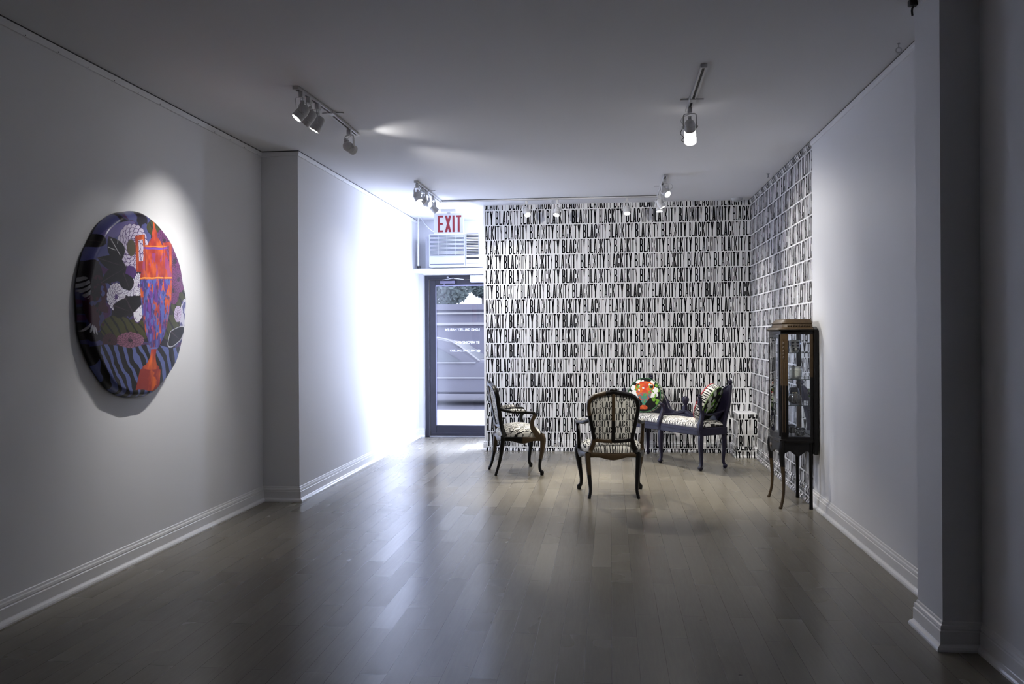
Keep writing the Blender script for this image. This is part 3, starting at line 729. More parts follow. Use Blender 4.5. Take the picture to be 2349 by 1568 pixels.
def art_big(p, q):
    """p left-right, q down-up in -1..1, in pixel units of the study: X 90..828, Y 80..1415"""
    dep_ = 4.972 + .567 * p; X = 3695 - 15881 / dep_; Y = 966 - (.195 + .567 * q) * 5823 / dep_
    # lean of the study: the far side reads slightly shorter
    C = np.zeros(p.shape + (3,)); n = fnoise(p, q * 1.8, 4, 11)
    C[:] = (.010, .006, .014)
    put(C, n > .60, (.045, .045, .15)); put(C, n > .70, (.07, .015, .09))
    top = (Y < 420) & (X < 560); put(C, top & (fnoise(p, q, 5, 5) > .38), (.085, .09, .27))
    put(C, (ell(X, Y, 150, 560, 60, 150) < 1), (.01, .006, .012))
    put(C, (ell(X, Y, 330, 200, 130, 40, -25) < 1), (.16, .13, .36))
    # olive hillocks
    for cx, cy, rx, ry in ((300, 900, 110, 90), (430, 920, 120, 80), (760, 720, 60, 200), (690, 900, 70, 90), (600, 190, 70, 60)):
        e = ell(X, Y, cx, cy, rx, ry); put(C, e < 1, (.05, .052, .008)); put(C, (e < 1) & (np.sin((X - Y * .6) * .11 + 3 * n) > .72), (.008, .008, .006))
    e = ell(X, Y, 235, 640, 50, 60); put(C, (e < 1) & (fnoise(p, q, 8, 77) > .45), (.085, .09, .27))
    e = ell(X, Y, 170, 720, 75, 200); put(C, (e < 1) & (fnoise(p, q, 9, 21) > .42), (.045, .006, .022))
    # magenta blossoms to the right
    for cx, cy, rx, ry, sd in ((660, 280, 60, 80, 0), (735, 430, 70, 110, 1), (760, 560, 50, 90, 2), (720, 640, 40, 90, 2.5)):
        mum(C, X, Y, cx, cy, rx, ry, (.17, .035, .15), (.025, .010, .03), sd)
    # white and violet chrysanthemums
    mum(C, X, Y, 425, 330, 105, 165, (.62, .56, .72), (.07, .025, .16), .3, 8); put(C, ell(X, Y, 415, 330, 32, 60) < 1, (.075, .06, .03))
    mum(C, X, Y, 300, 680, 62, 95, (.72, .70, .80), (.07, .03, .17), 1.1, 6)
    mum(C, X, Y, 402, 612, 62, 60, (.68, .67, .78), (.07, .03, .17), .5, 5)
    e = ell(X, Y, 465, 740, 42, 130, 8); put(C, e < 1, (.75, .74, .82)); put(C, (e < 1) & (e > .86), (.08, .03, .16))
    mum(C, X, Y, 462, 600, 34, 85, (.72, .70, .80), (.07, .03, .17), .2, 4)
    for k in range(7): put(C, ell(X, Y, 446 + (k % 2) * 30, 668 + k * 27, 9, 15, 20) < 1, (.08, .03, .16)); put(C, ell(X, Y, 449 + (k % 2) * 30, 664 + k * 27, 8, 14, 20) < 1, (.75, .74, .82))
    mum(C, X, Y, 400, 990, 95, 55, (.26, .10, .17), (.02, .008, .02), .6, 7)
    mum(C, X, Y, 255, 990, 50, 48, (.06, .018, .03), (.012, .006, .012), .2, 6)
    e = ell(X, Y, 800, 850, 34, 150); put(C, e < 1, (.55, .54, .66)); put(C, (e < 1) & (fnoise(p, q, 12, 8) > .6), (.09, .09, .25))
    mum(C, X, Y, 752, 805, 26, 55, (.6, .5, .7), (.06, .02, .09), .9, 4)
    put(C, ell(X, Y, 402, 505, 44, 48) < 1, (.075, .02, .16))
    e = ell(X, Y, 108, 610, 16, 80); put(C, (e < 1) & (np.sin(Y * .16 + X * .2) > -.5), (.30, .30, .34)); 
    for k in range(4): put(C, ell(X, Y, 118 + k * 15, 895 + 8 * k, 5, 30, 14 - 9 * k) < 1, (.45, .44, .5))
    # black leaves with pale veins
    for cx, cy, L, W, r in ((270, 430, 105, 55, 18), (300, 330, 95, 60, 60), (285, 520, 110, 52, -32), (375, 570, 70, 50, 70), (390, 740, 62, 125, 60), (330, 760, 60, 70, 20), (180, 265, 60, 50, 30), (735, 960, 48, 85, 40)):
        mk, vn = leaf_mask(X, Y, cx, cy, L, W, r); put(C, mk, (.004, .003, .005)); put(C, mk & vn, (.05, .03, .04))
    for x0, y0, x1, y1 in ((270, 265, 335, 385), (322, 255, 318, 300), (245, 318, 300, 345)):
        d = np.abs((x1 - x0) * (Y - y0) - (y1 - y0) * (X - x0)) / math.hypot(x1 - x0, y1 - y0)
        t = ((X - x0) * (x1 - x0) + (Y - y0) * (y1 - y0)) / ((x1 - x0) ** 2 + (y1 - y0) ** 2)
        put(C, (d < 2.2) & (t > 0) & (t < 1), (.6, .6, .6))
    mk, _ = leaf_mask(X, Y, 735, 960, 52, 92, 40); mk2, _ = leaf_mask(X, Y, 735, 960, 47, 84, 40); put(C, mk & ~mk2, (.55, .55, .6))
    # zebra cloth
    edge = 1030 + 12 * np.sin(X * .02)
    zb = Y > edge; cxz = X - 420
    ph = (cxz * (1 - .0005 * (Y - 1030)) - (Y - 1030) * (.42 - .0011 * cxz) + 70 * fnoise(p, q, 3.5, 40)) / 60.0
    st = np.abs((ph % 1) - .5) < (.10 + .24 * fnoise(p, q, 5, 41))
    put(C, zb, (.004, .004, .006)); put(C, zb & st, (.105, .135, .36))
    put(C, zb & (X < 190), (.006, .005, .01))
    # urn
    prof = [(120, 3), (180, 6), (235, 22), (255, 18), (285, 42), (312, 52), (318, 88), (345, 88), (352, 78), (372, 84), (400, 90), (470, 100), (520, 116), (552, 120), (650, 116), (760, 106), (860, 92), (930, 74), (990, 52), (1030, 36), (1042, 30), (1062, 20), (1100, 20), (1140, 30), (1165, 42), (1182, 62), (1196, 62), (1200, 76), (1345, 86), (1346, 0)]
    hw_ = np.interp(Y, [a for a, _ in prof], [b_ for _, b_ in prof]); hw_ = np.where((Y < 120) | (Y > 1346), 0, hw_)
    cx = np.interp(Y, [0, 560, 1000, 1100, 1346], [585, 592, 582, 566, 530])
    urn = np.abs(X - cx) < hw_
    hl = ((np.abs(X - 480) < 36) & (np.abs(Y - 370) < 130) & ~((np.abs(X - 484) < 17) & (np.abs(Y - 350) < 75))) | ((np.abs(X - 680) < 34) & (np.abs(Y - 425) < 130) & ~((np.abs(X - 676) < 15) & (np.abs(Y - 400) < 80)))
    allu = urn | hl
    base = np.zeros_like(C); t = fnoise(p * 1.5, q, 7, 60)[..., None]; base[:] = lerp(np.array([.33, .022, .012]), np.array([.70, .13, .010]), np.clip((t - .3) * 2.2, 0, 1))
    bl = (fnoise(p * 3.6, q * 1.5, 7, 70) > .47) & urn & (Y > 560) & (Y < 1045)
    bl2 = (fnoise(p * 3.8, q * 1.9, 9, 75) > .53) & urn & (Y > 560) & (Y < 1050)
    sm = lambda v, lo, hi: (np.clip((v - lo) / (hi - lo), 0, 1) ** 2 * (3 - 2 * np.clip((v - lo) / (hi - lo), 0, 1)))[..., None]
    body = (urn & (Y > 556) & (Y < 1050))[..., None]
    m1 = sm(fnoise(p * 3.0, q * 1.3, 6, 70), .40, .54) * body; m2 = sm(fnoise(p * 3.4, q * 1.6, 8, 75), .46, .60) * body; m3 = sm(fnoise(p * 4, q * 2, 9, 79), .55, .68) * body
    base = base * (1 - m1) + np.array([.12, .03, .24]) * m1; base = base * (1 - m2) + np.array([.085, .11, .40]) * m2; base = base * (1 - m3 * .8) + np.array([.03, .02, .10]) * m3 * .8
    nk = (urn & (Y > 372) & (Y < 545))[..., None] * sm(fnoise(p * 2.4, q * 1.6, 8, 90), .52, .66); base = base * (1 - nk * .7) + np.array([.26, .04, .22]) * nk * .7
    hl_ = sm(1 - np.abs(X - (cx - hw_ * .45)) / 22, 0, 1) * urn[..., None] * .35; base = base * (1 - hl_) + base * hl_ * 1.9
    C[allu] = base[allu]
    put(C, urn & (np.abs(Y - 336) < 7), (.16, .06, .42))
    put(C, urn & (np.abs(Y - 547) < 5), (.85, .32, .05)); put(C, urn & (np.abs(Y - 322) < 3), (.85, .28, .04))
    put(C, urn & (Y > 940) & (Y < 1040) & (np.sin(X * .25) > .3), (.06, .05, .26)); put(C, urn & (np.abs(Y - 1047) < 6), (.14, .15, .42))
    put(C, urn & (Y > 1196) & (Y < 1346) & (fnoise(p, q, 8, 95) < .45), (.30, .022, .012))
    rim = hl & (((np.abs(X - 480) > 30) & (X < 560)) | ((np.abs(X - 680) > 28) & (X > 600)))
    put(C, rim, (.30, .03, .03))
    return C

def disc_map(n):
    u = np.linspace(-1, 1, n); U, V = np.meshgrid(u, u, indexing='ij')
    return U * np.sqrt(1 - V * V / 2), V * np.sqrt(1 - U * U / 2)
pa = thing('round_painting', 'large round padded painting of an orange urn among flowers on the left wall', 'painting', (XL0, 4.972, 1.575))
n = 620; D1, D2 = disc_map(n); R = .567
r = np.sqrt(D1 ** 2 + D2 ** 2); e = .075
dep = np.where(r > 1 - e, .012 + .066 * np.sqrt(np.clip(1 - ((r - (1 - e)) / e) ** 2, 0, 1)), .078 + .010 * (1 - (r / (1 - e)) ** 2))
dep = dep + .0025 * np.sin(np.arctan2(D2, D1) * 14) * np.clip((r - .72) / .28, 0, 1) ** 2     # slight puckers where cloth pulls over the edge
P = np.stack([dep, D1 * R, D2 * R], -1)
# irregular edge of the padded cloth
wob = 1 + .006 * np.sin(np.arctan2(D2, D1) * 9 + 1) + .004 * np.sin(np.arctan2(D2, D1) * 17)
P[..., 1] *= wob; P[..., 2] *= wob
grid_obj('padded_canvas', P, art_big(D1, D2), M_art, pa)
b = MB(); b.lathe([(R * .985, .0125), (R * .985, .002), (.05, .002)], 64, 0, axis='x'); b.build('backing_board', mat('raw_board', (.05, .045, .04), .8), pa)

# ------------------------------------------------------------------ armchairs
def two_tone(fn): return lambda c: 1 if fn(c) else 0
def superseat(hw_b, hw_f, y0, y1, n=150, h=.085, edge=.03):
    """upholstered seat: back half-width hw_b at y0, front hw_f at y1"""
    u = np.linspace(-1, 1, n); U, V = np.meshgrid(u, u, indexing='ij')
    A = U * np.sqrt(1 - .30 * V * V); Bv = V * np.sqrt(1 - .30 * U * U)      # rounded corners
    y = y0 + (y1 - y0) * (Bv + 1) / 2
    w = hw_b + (hw_f - hw_b) * (Bv + 1) / 2
    x = A * w
    k = np.clip((1 - np.abs(U) ** 5), 0, 1) ** .5 * np.clip((1 - np.abs(V) ** 5), 0, 1) ** .5
    z = h * (.62 * k ** .7 + .38 * np.clip(1 - U * U, 0, 1) * np.clip(1 - V * V, 0, 1))
    # sides bulge
    bul = 1 + .035 * np.sin(np.clip(k, 0, 1) * PI)
    x = x * bul; y = (y - (y0 + y1) / 2) * bul + (y0 + y1) / 2
    ex = x + np.sign(x) * 0; 
    return x, y, z, U * w * 1.0, Bv * (y1 - y0) / 2, k
def make_chair():
    t = thing('armchair', 'x', 'armchair')
    BK = lambda c: M_black
    mats = [M_black, M_brown]
    # legs
    for s in (-1, 1):
        b = MB()
        b.sweep([(s * .215, -.165, .375), (s * .212, -.172, .30), (s * .202, -.190, .17), (s * .195, -.215, .07), (s * .205, -.235, .015), (s * .207, -.237, 0)],
                [(.024, .024), (.022, .022), (.017, .017), (.0135, .0135), (.0135, .0135), (.013, .013)], 0, 10, 3, matf=two_tone((lambda c: c.z > .185) if s < 0 else (lambda c: False)))
        b.build('leg', mats, t)
        b = MB()
        b.sweep([(s * .265, .205, .40), (s * .280, .222, .35), (s * .272, .216, .25), (s * .254, .196, .12), (s * .256, .196, .055), (s * .272, .212, .028), (s * .270, .210, 0)],
                [(.026, .026), (.027, .027), (.021, .021), (.0145, .0145), (.0135, .0135), (.018, .018), (.015, .015)], 0, 10, 3, matf=two_tone((lambda c: c.z > .16) if s > 0 else (lambda c: False)))
        b.build('leg', mats, t)
    # seat frame: shaped rails
    b = MB()
    def railz(t_): return .020 + .011 * math.sin(PI * t_) ** 2 + .003 * math.cos(4 * PI * t_)
    corners = [(-.215, -.165), (.215, -.165), (.272, .212), (-.272, .212)]
    for i in range(4):
        p, q = corners[i], corners[(i + 1) % 4]; path = []; sz = []
        nrm = Vector((q[1] - p[1], -(q[0] - p[0]))).normalized()
        for k in range(9):
            u = k / 8; bow = .022 * math.sin(PI * u) * (1 if i != 0 else .4)
            path.append((p[0] + (q[0] - p[0]) * u + nrm.x * bow, p[1] + (q[1] - p[1]) * u + nrm.y * bow,   .380 - railz(u))); sz.append((.016, railz(u)))
        b.sweep(path, sz, 0, 10, 3.2, sub=2, matf=[lambda c: 1 if (abs(c.x) < .2) else 0, lambda c: 1 if c.y > .02 else 0, lambda c: 1 if c.x > 0 else 0, lambda c: 0][i])
    b.build('seat_frame', mats, t)
    # seat
    x, y, z, U, V, k = superseat(.222, .290, -.190, .235, 270, .120)
    side = (1 - k)
    P = np.stack([x, y, .376 + z], -1)
    grid_obj('seat', P, cloth_text(U * 1.04 + .3, -V * 1.02 - side * .03 * np.sign(V) + .5, .058, .62), M_fabric, t)
    # back, leaning: local frame (x, s up the back)
    lean = math.radians(11.5)
    def bp_(x, s, d=0): return (x, -.168 - s * math.sin(lean) * .92 - .0 - d * math.cos(lean) + .028 * (x / .2) ** 2 * .6, .40 + s * math.cos(lean) - d * math.sin(lean))
    # outer cartouche (x, s)
    half = [(.160, .085), (.168, .14), (.186, .24), (.205, .34), (.207, .40), (.192, .445), (.150, .475), (.085, .492), (.035, .500), (0, .508)]
    path = [(-x_, s_) for x_, s_ in half] + [(x_, s_) for x_, s_ in half[::-1][1:]]
    b = MB()
    b.sweep([bp_(x_, s_) for x_, s_ in path], [(.017, .022)] * 4 + [(.017, .024)] * 12 + [(.017, .022)] * (len(path) - 16), 0, 10, 3, up=(0, 1, 0), sub=5, matf=lambda c: 1 if (c.x < -.07 and c.z > .70) else 0)
    b.sweep([bp_(-.165, .09), bp_(-.08, .080), bp_(0, .078), bp_(.08, .080), bp_(.165, .09)], [(.016, .018)] * 5, 0, 10, 3, up=(0, 1, 0), matf=lambda c: 1 if c.x < 0 else 0)
    # stiles down to the legs
    for s in (-1, 1):
        b.sweep([bp_(s * .160, .10), bp_(s * .170, .05), bp_(s * .190, .0), (s * .206, -.168, .37)], [(.019, .022), (.021, .024), (.023, .025), (.024, .024)], 0, 10, 3, up=(0, 1, 0), matf=two_tone((lambda c: True) if s < 0 else (lambda c: False)))
    # carved crest
    b.sphere(bp_(0, .522), .022, 0, 12, 8, (1.6, .7, .75)); b.sphere(bp_(-.034, .508), .014, 0, 10, 6, (1.7, .8, .7)); b.sphere(bp_(.034, .508), .014, 0, 10, 6, (1.7, .8, .7))
    b.build('backrest_frame', mats, t)
    # upholstered panel: rear face and padded front face
    def panel(front):
        nu, nv = 260, 260
        sv_ = np.linspace(.088, .485, nv); uu = np.linspace(-1, 1, nu)
        S, Uq = np.meshgrid(sv_, uu, indexing='ij')
        wv = np.interp(S, [.088, .14, .24, .34, .40, .445, .47, .485], [.150, .158, .176, .194, .195, .178, .140, .085])
        X = Uq * wv; k = np.clip(1 - Uq ** 4, 0, 1) ** .5 * np.clip(1 - ((S - .2865) / .199) ** 4, 0, 1) ** .5
        d = (-.004 - .045 * k) if front else (.004 + .010 * k)
        Y = -.168 - S * math.sin(lean) * .92 - d * math.cos(lean) + .028 * (X / .2) ** 2 * .6
        Z = .40 + S * math.cos(lean) - d * math.sin(lean)
        c = cloth_text((X if not front else -X) + .455, S + .012, .0555, .66)
        return np.stack([X, Y, Z], -1), c
    Pp, c = panel(True); grid_obj('back_cushion', Pp, c, M_fabric, t)
    Pp, c = panel(False); grid_obj('back_panel', Pp, c, M_fabric, t)
    b = MB(); b.sweep([bp_(0, .495, .016), bp_(0, .30, .020), bp_(0, .08, .016)], [(.014, .006)] * 3, 0, 8, 3, up=(0, 1, 0), matf=lambda c: 1 if c.z > .66 else 0); b.build('back_splat', mats, t)
    # arms
    for s in (-1, 1):
        b = MB()
        b.sweep([bp_(s * .192, .262, -.005), (s * .235, -.12, .632), (s * .268, -.02, .622), (s * .285, .075, .618), (s * .287, .125, .612), (s * .285, .135, .585), (s * .281, .112, .53), (s * .278, .118, .47), (s * .276, .150, .42), (s * .274, .175, .37)],
                [(.016, .018), (.016, .016), (.017, .014), (.018, .014), (.020, .017), (.018, .020), (.017, .021), (.018, .024), (.020, .027), (.020, .026)], 0, 10, 2.8, matf=two_tone((lambda c: c.z < .60) if s > 0 else (lambda c: False)))
        arm = b.build('armrest', mats, t)
        nu, nv = 40, 80
        a = np.linspace(0, PI * 2, nu); v = np.linspace(0, 1, nv); A, Vv = np.meshgrid(a, v, indexing='ij')
        rr = np.clip(1 - (2 * Vv - 1) ** 4, 0, 1) ** .5
        cy = -.105 + .165 * Vv; cx_ = s * (.240 + .042 * Vv); cz = .640 - .006 * Vv
        P2 = np.stack([cx_ + .024 * rr * np.cos(A), cy, cz + .019 * rr * np.sin(A)], -1)
        grid_obj('arm_pad', P2, cloth_text(Vv * .165 + .1, A * .03 + .012, .060, .72), M_fabric, arm)
    return t
ch = make_chair()
ch.location = (.006, 7.545, 0); ch.rotation_euler = (0, 0, math.radians(4.5))
tag(ch, 'carved wooden armchair seen from behind in the middle of the floor, printed with black words', 'armchair', 'carved armchairs with printed upholstery')
c2 = copy_tree(ch); c2.location = (-.955, 8.675, 0); c2.rotation_euler = (0, 0, math.radians(17 - 90))
tag(c2, 'carved wooden armchair seen from its side near the door, facing the settee', 'armchair', 'carved armchairs with printed upholstery')

# ------------------------------------------------------------------ settee
se = thing('settee', 'long dark indigo settee with printed seat and finial posts before the printed wall', 'settee', (.6735, 9.4726, 0), math.radians(-54.5))
SX, SF, SB = .635, -.170, .140
def cab_leg(x, y, sx, sy, top=.36):
    b = MB()
    b.sweep([(x, y, top), (x + sx * .004, y + sy * .004, .30), (x + sx * .004, y + sy * .004, .20), (x - sx * .002, y - sy * .002, .085), (x + sx * .006, y + sy * .006, .045), (x + sx * .010, y + sy * .010, .030), (x + sx * .006, y + sy * .006, .008), (x + sx * .004, y + sy * .004, 0)],
            [(.024, .024), (.025, .025), (.021, .021), (.016, .016), (.016, .016), (.025, .025), (.014, .014), (.010, .010)], 0, 8, 4, sub=4)
    return b
for x in (-SX, 0, SX): cab_leg(x, SF, 0, -1).build('leg', M_indigo, se)
for x, sx in ((-SX + .012, -1), (SX - .012, 1)): cab_leg(x, SB, sx, 1).build('leg', M_indigo, se)
b = MB()
b.box(-SX - .024, SX + .024, SF - .024, SF + .02, .352, .430, 0, .006); b.box(-SX - .024, SX + .024, SB - .02, SB + .024, .352, .430, 0, .006)
b.box(-SX - .024, -SX + .02, SF, SB, .352, .430, 0, .006); b.box(SX - .02, SX + .024, SF, SB, .352, .430, 0, .006)
b.box(-SX - .027, SX + .027, SF - .028, SF - .02, .395, .404, 0, .002)
b.build('seat_frame', M_indigo, se)
# printed seat
u = np.linspace(-1, 1, 760); v = np.linspace(-1, 1, 230); Uq, Vq = np.meshgrid(u, v, indexing='ij')
k = np.clip(1 - np.abs(Uq) ** 24, 0, 1) ** .5 * np.clip(1 - np.abs(Vq) ** 6, 0, 1) ** .5
sw, sd = SX + .006, (SB - SF) / 2 + .006
P = np.stack([Uq * sw, Vq * sd * (1 + .03 * np.sin(np.clip(k, 0, 1) * PI)) + (SB + SF) / 2, .428 + .058 * k + .014 * np.clip(1 - Vq * Vq, 0, 1)], -1)
arc_v = np.where(Vq < -.72, -.72 * sd - (-.72 - Vq) * sd - (1 - k) * .05, Vq * sd)
grid_obj('seat', P, cloth_text(Uq * sw + .12, arc_v + .59, .062, .62), M_fabric, se)
# back with tall ends and a low middle
b = MB()
ks = 61; top = []
for i in range(ks):
    x = -SX + 2 * SX * i / (ks - 1); a = abs(x) / SX
    if a > .44:
        t_ = (a - .44) / .56; zt = .545 + .30 * (t_ ** .55) * (1 - .10 * (1 - t_)) if t_ > .0 else .545
    else: zt = .530 + .016 * math.cos(a / .44 * PI * 2)
    top.append((x, zt))
def back_y(z): return SB + .005 + max(0, z - .45) * .17
rings = []
for x, zt in top:
    ring = []
    for f_ in np.linspace(0, 1, 7): z = .42 + (zt - .42) * f_; ring.append((x, back_y(z) - .011, z))
    for f_ in np.linspace(1, 0, 7): z = .42 + (zt - .42) * f_; ring.append((x, back_y(z) + .011, z))
    rings.append(ring)
b.loft(rings, 0, True, smooth=True)
b.sweep([(x, back_y(z), z + .004) for x, z in top[::3]], [(.019, .012)] * len(top[::3]), 0, 8, 2.6, sub=3)
b.build('backrest', M_indigo, se)
for s in (-1, 1):
    b = MB(); b.sweep([(s * (SX - .01), SB, .36), (s * (SX + .004), SB + .004, .50), (s * (SX + .020), back_y(.68), .68), (s * (SX + .016), back_y(.82), .82), (s * (SX + .012), back_y(.845), .845)], [(.022, .022), (.022, .022), (.019, .019), (.019, .019), (.020, .020)], 0, 10, 3)
    b.build('back_post', M_indigo, se)
    b = MB(); b.lathe([(.022, 0), (.012, .008), (.010, .014), (.022, .026), (.026, .036), (.020, .046), (.024, .052), (.016, .064), (.004, .072)], 14, 0, (s * (SX + .012), back_y(.845), .842)); b.build('finial', M_indigo, se)
b = MB(); b.box(-.028, .028, back_y(.55) - .022, back_y(.55) + .022, .53, .60, 0, .006); b.lathe([(.026, 0), (.018, .010), (.030, .03), (.040, .055), (.040, .075), (.030, .095), (.010, .106)], 16, 0, (0, back_y(.6), .598)); b.build('crest_ornament', M_indigo, se)
# arms: two ends and the middle divider
def arm(x, ztop, zback):
    b = MB()
    b.sweep([(x, SF - .004, .36), (x, SF - .012, .44), (x, SF + .010, .52), (x, SF + .020, .585), (x, SF - .004, ztop - .05), (x, SF - .010, ztop)], [(.026, .022), (.026, .024), (.021, .022), (.020, .020), (.022, .022), (.019, .019)], 0, 8, 4)
    b.sphere((x, SF - .012, ztop + .014), .019, 0, 12, 8, (1.0, 1.0, 1.15)); b.lathe([(.012, 0), (.015, .008), (.004, .018)], 10, 0, (x, SF - .012, ztop + .030))
    b.sweep([(x, SF + .012, .580), (x, SF + .10, .560), (x, SF + .2, .565), (x, back_y(.60) - .01, .60)], [(.014, .012)] * 4, 0, 8, 3)
    return b
arm(SX - .004, .730, .74).build('armrest', M_indigo, se); arm(-SX + .004, .730, .74).build('armrest', M_indigo, se)
b = MB(); b.sweep([(0, SF - .004, .36), (0, SF - .016, .44), (0, SF + .006, .51), (0, SF + .030, .565), (0, SF + .030, .605), (0, SF + .012, .625)], [(.024, .022), (.024, .024), (.021, .020), (.018, .018), (.020, .018), (.018, .016)], 0, 8, 4)
b.sphere((0, SF + .008, .632), .017, 0, 10, 6); b.sweep([(0, SF + .01, .525), (0, SF + .10, .515), (0, SF + .2, .515), (0, back_y(.52), .52)], [(.013, .010)] * 4, 0, 8, 3)
b.build('armrest', M_indigo, se)

# round cushions
def art_cushion(p, q, seed=0, vase=True):
    C = np.zeros(p.shape + (3,)); C[:] = (.006, .007, .006)
    rs = np.random.RandomState(12 + seed)
    for i in range(46):
        a = rs.rand() * 2 * PI; rr = math.sqrt(rs.rand()) * .98; cx, cy = rr * math.cos(a), rr * math.sin(a)
        if cy < -.38 and abs(cx) < .75: continue
        e = ell(p, q, cx, cy, .10 + .08 * rs.rand(), .07 + .05 * rs.rand(), rs.rand() * 180)
        put(C, e < 1, (.72, .72, .68) if i % 3 == 0 else (.16, .36, .035))
        put(C, (e < 1) & (e > .82), (.02, .03, .01))
    for cx, cy in ((-.72, .42), (-.62, .12), (.70, .30), (.45, .72), (-.42, .80), (.52, .0), (-.48, -.12)):
        for k in range(5):
            a = k * 2 * PI / 5 + cx; put(C, ell(p, q, cx + .085 * math.cos(a), cy + .085 * math.sin(a), .085, .085) < 1, (.76, .76, .72))
    if not vase: return C * np.array([.62, .66, .60])
    hw_ = np.interp(q, [-.84, -.80, -.70, -.62, -.55, -.48, -.30, -.05, .16, .34, .44, .52, .60, .70, .78, .82], [.18, .26, .24, .12, .075, .11, .24, .42, .48, .40, .26, .22, .34, .40, .30, .0]); hw_ = np.where((q < -.84) | (q > .82), 0, hw_)
    urn = np.abs(p - .02 + .03 * np.sin(q * 5)) < hw_ * (1 + .10 * (fnoise(p, q, 7, 3) - .5))
    sm = lambda v, lo, hi: np.clip((v - lo) / (hi - lo), 0, 1)[..., None]
    t = fnoise(p, q, 5, 5 + seed); t2 = fnoise(p, q, 8, 55 + seed)
    up = lerp(np.array([.56, .05, .02]), np.array([.68, .16, .015]), sm(t, .38, .62)); up = lerp(up, np.array([.10, .12, .20]), sm(t2, .60, .72) * .8)
    lo = lerp(np.array([.06, .25, .14]), np.array([.11, .15, .22]), sm(t, .42, .6)); lo = lerp(lo, np.array([.50, .07, .03]), sm(t2, .56, .66))
    col = lerp(lo, up, sm(q + .35 * (t - .5), -.02, .14)); col = np.where((q < -.60)[..., None], lerp(np.array([.45, .06, .02]), np.array([.60, .12, .03]), sm(t, .4, .6)), col)
    C[urn] = col[urn]
    for sx_ in (-1, 1):
        rr_ = ell(p, q, .02 + sx_ * .40, .50, .17, .19); put(C, (rr_ < 1) & (rr_ > .55) & (q < .68), (.62, .14, .02))
    for cx, cy in ((.30, .62), (-.30, .28), (.34, .18), (-.05, .40), (.12, -.02)):
        put(C, ell(p, q, cx, cy, .07, .05, cx * 200) < 1, (.70, .70, .64) if cy > .2 else (.14, .32, .05))
    return C
def art_pink(p, q):
    C = np.zeros(p.shape + (3,)); C[:] = (.70, .40, .40); t = fnoise(p, q, 6, 31)
    put(C, t > .52, (.72, .62, .58)); put(C, t > .62, (.55, .06, .06)); return C
def make_cushion(name, label, R, T, front, back):
    c = thing(name, label, 'cushion', (0, 0, 0), 0, 'round cushions on the settee')
    n = 240; A1, A2 = disc_map(n); rr = np.sqrt(A1 ** 2 + A2 ** 2)
    dome = T / 2 + .028 * np.clip(1 - rr ** 2, 0, 1)
    grid_obj('front_cover', np.stack([A1 * R, -dome, A2 * R], -1), front(A1, A2), M_chess, c)
    grid_obj('back_cover', np.stack([A1 * R, dome, A2 * R], -1), back(-A1, A2), M_chess, c)
    a = np.linspace(0, 2 * PI, 520); v = np.linspace(-1, 1, 48); Aq, Vq_ = np.meshgrid(a, v, indexing='ij')
    r2 = R * (1 + .03 * (1 - Vq_ ** 2))
    grid_obj('side_band', np.stack([r2 * np.cos(Aq), Vq_ * T / 2, r2 * np.sin(Aq)], -1), cloth_text(Aq * R + .05, (Vq_ * .47 + .5) * T * .98, T, .80, 0), M_fabric, c)
    for s, m in ((-1, mat('piping_dark_green', (.02, .10, .03), .6)), (1, mat('piping_pale_green', (.20, .30, .13), .6))):
        b = MB(); b.tube([(R * 1.005 * math.cos(x), s * T / 2, R * 1.005 * math.sin(x)) for x in np.linspace(0, 2 * PI, 49)], .0055, 0, 8, 1); b.build('piping', m if front is not art_pink or s > 0 else mat('piping_red', (.5, .05, .06), .6), c)
    return c
cu = make_cushion('round_cushion', 'round floral cushion with an orange and green vase on the left of the settee', .190, .075, lambda p, q: art_cushion(p, q, 0), lambda p, q: art_cushion(p, q, 3, False))
def se_world(x, y): c, s = math.cos(math.radians(-54.5)), math.sin(math.radians(-54.5)); return (.6735 + c * x - s * y, 9.4726 + s * x + c * y)
def orient(o, front, loc):
    n = Vector(front).normalized(); yv = -n; zv = (Vector((0, 0, 1)) - yv * yv.z).normalized(); xv = yv.cross(zv)
    o.matrix_world = Matrix(((xv.x, yv.x, zv.x, loc[0]), (xv.y, yv.y, zv.y, loc[1]), (xv.z, yv.z, zv.z, loc[2]), (0, 0, 0, 1)))
wx, wy = se_world(-.470, -.010)
orient(cu, (-.36, -.91, .18), (wx, wy, .690))
cu2 = make_cushion('round_cushion', 'round pink and floral cushion seen edge-on, leaning at the right end of the settee', .198, .085, art_pink, lambda p, q: art_cushion(p, q, 7, False))
wx, wy = se_world(.545, .005)
orient(cu2, (-.80, .43, .43), (wx, wy, .672))

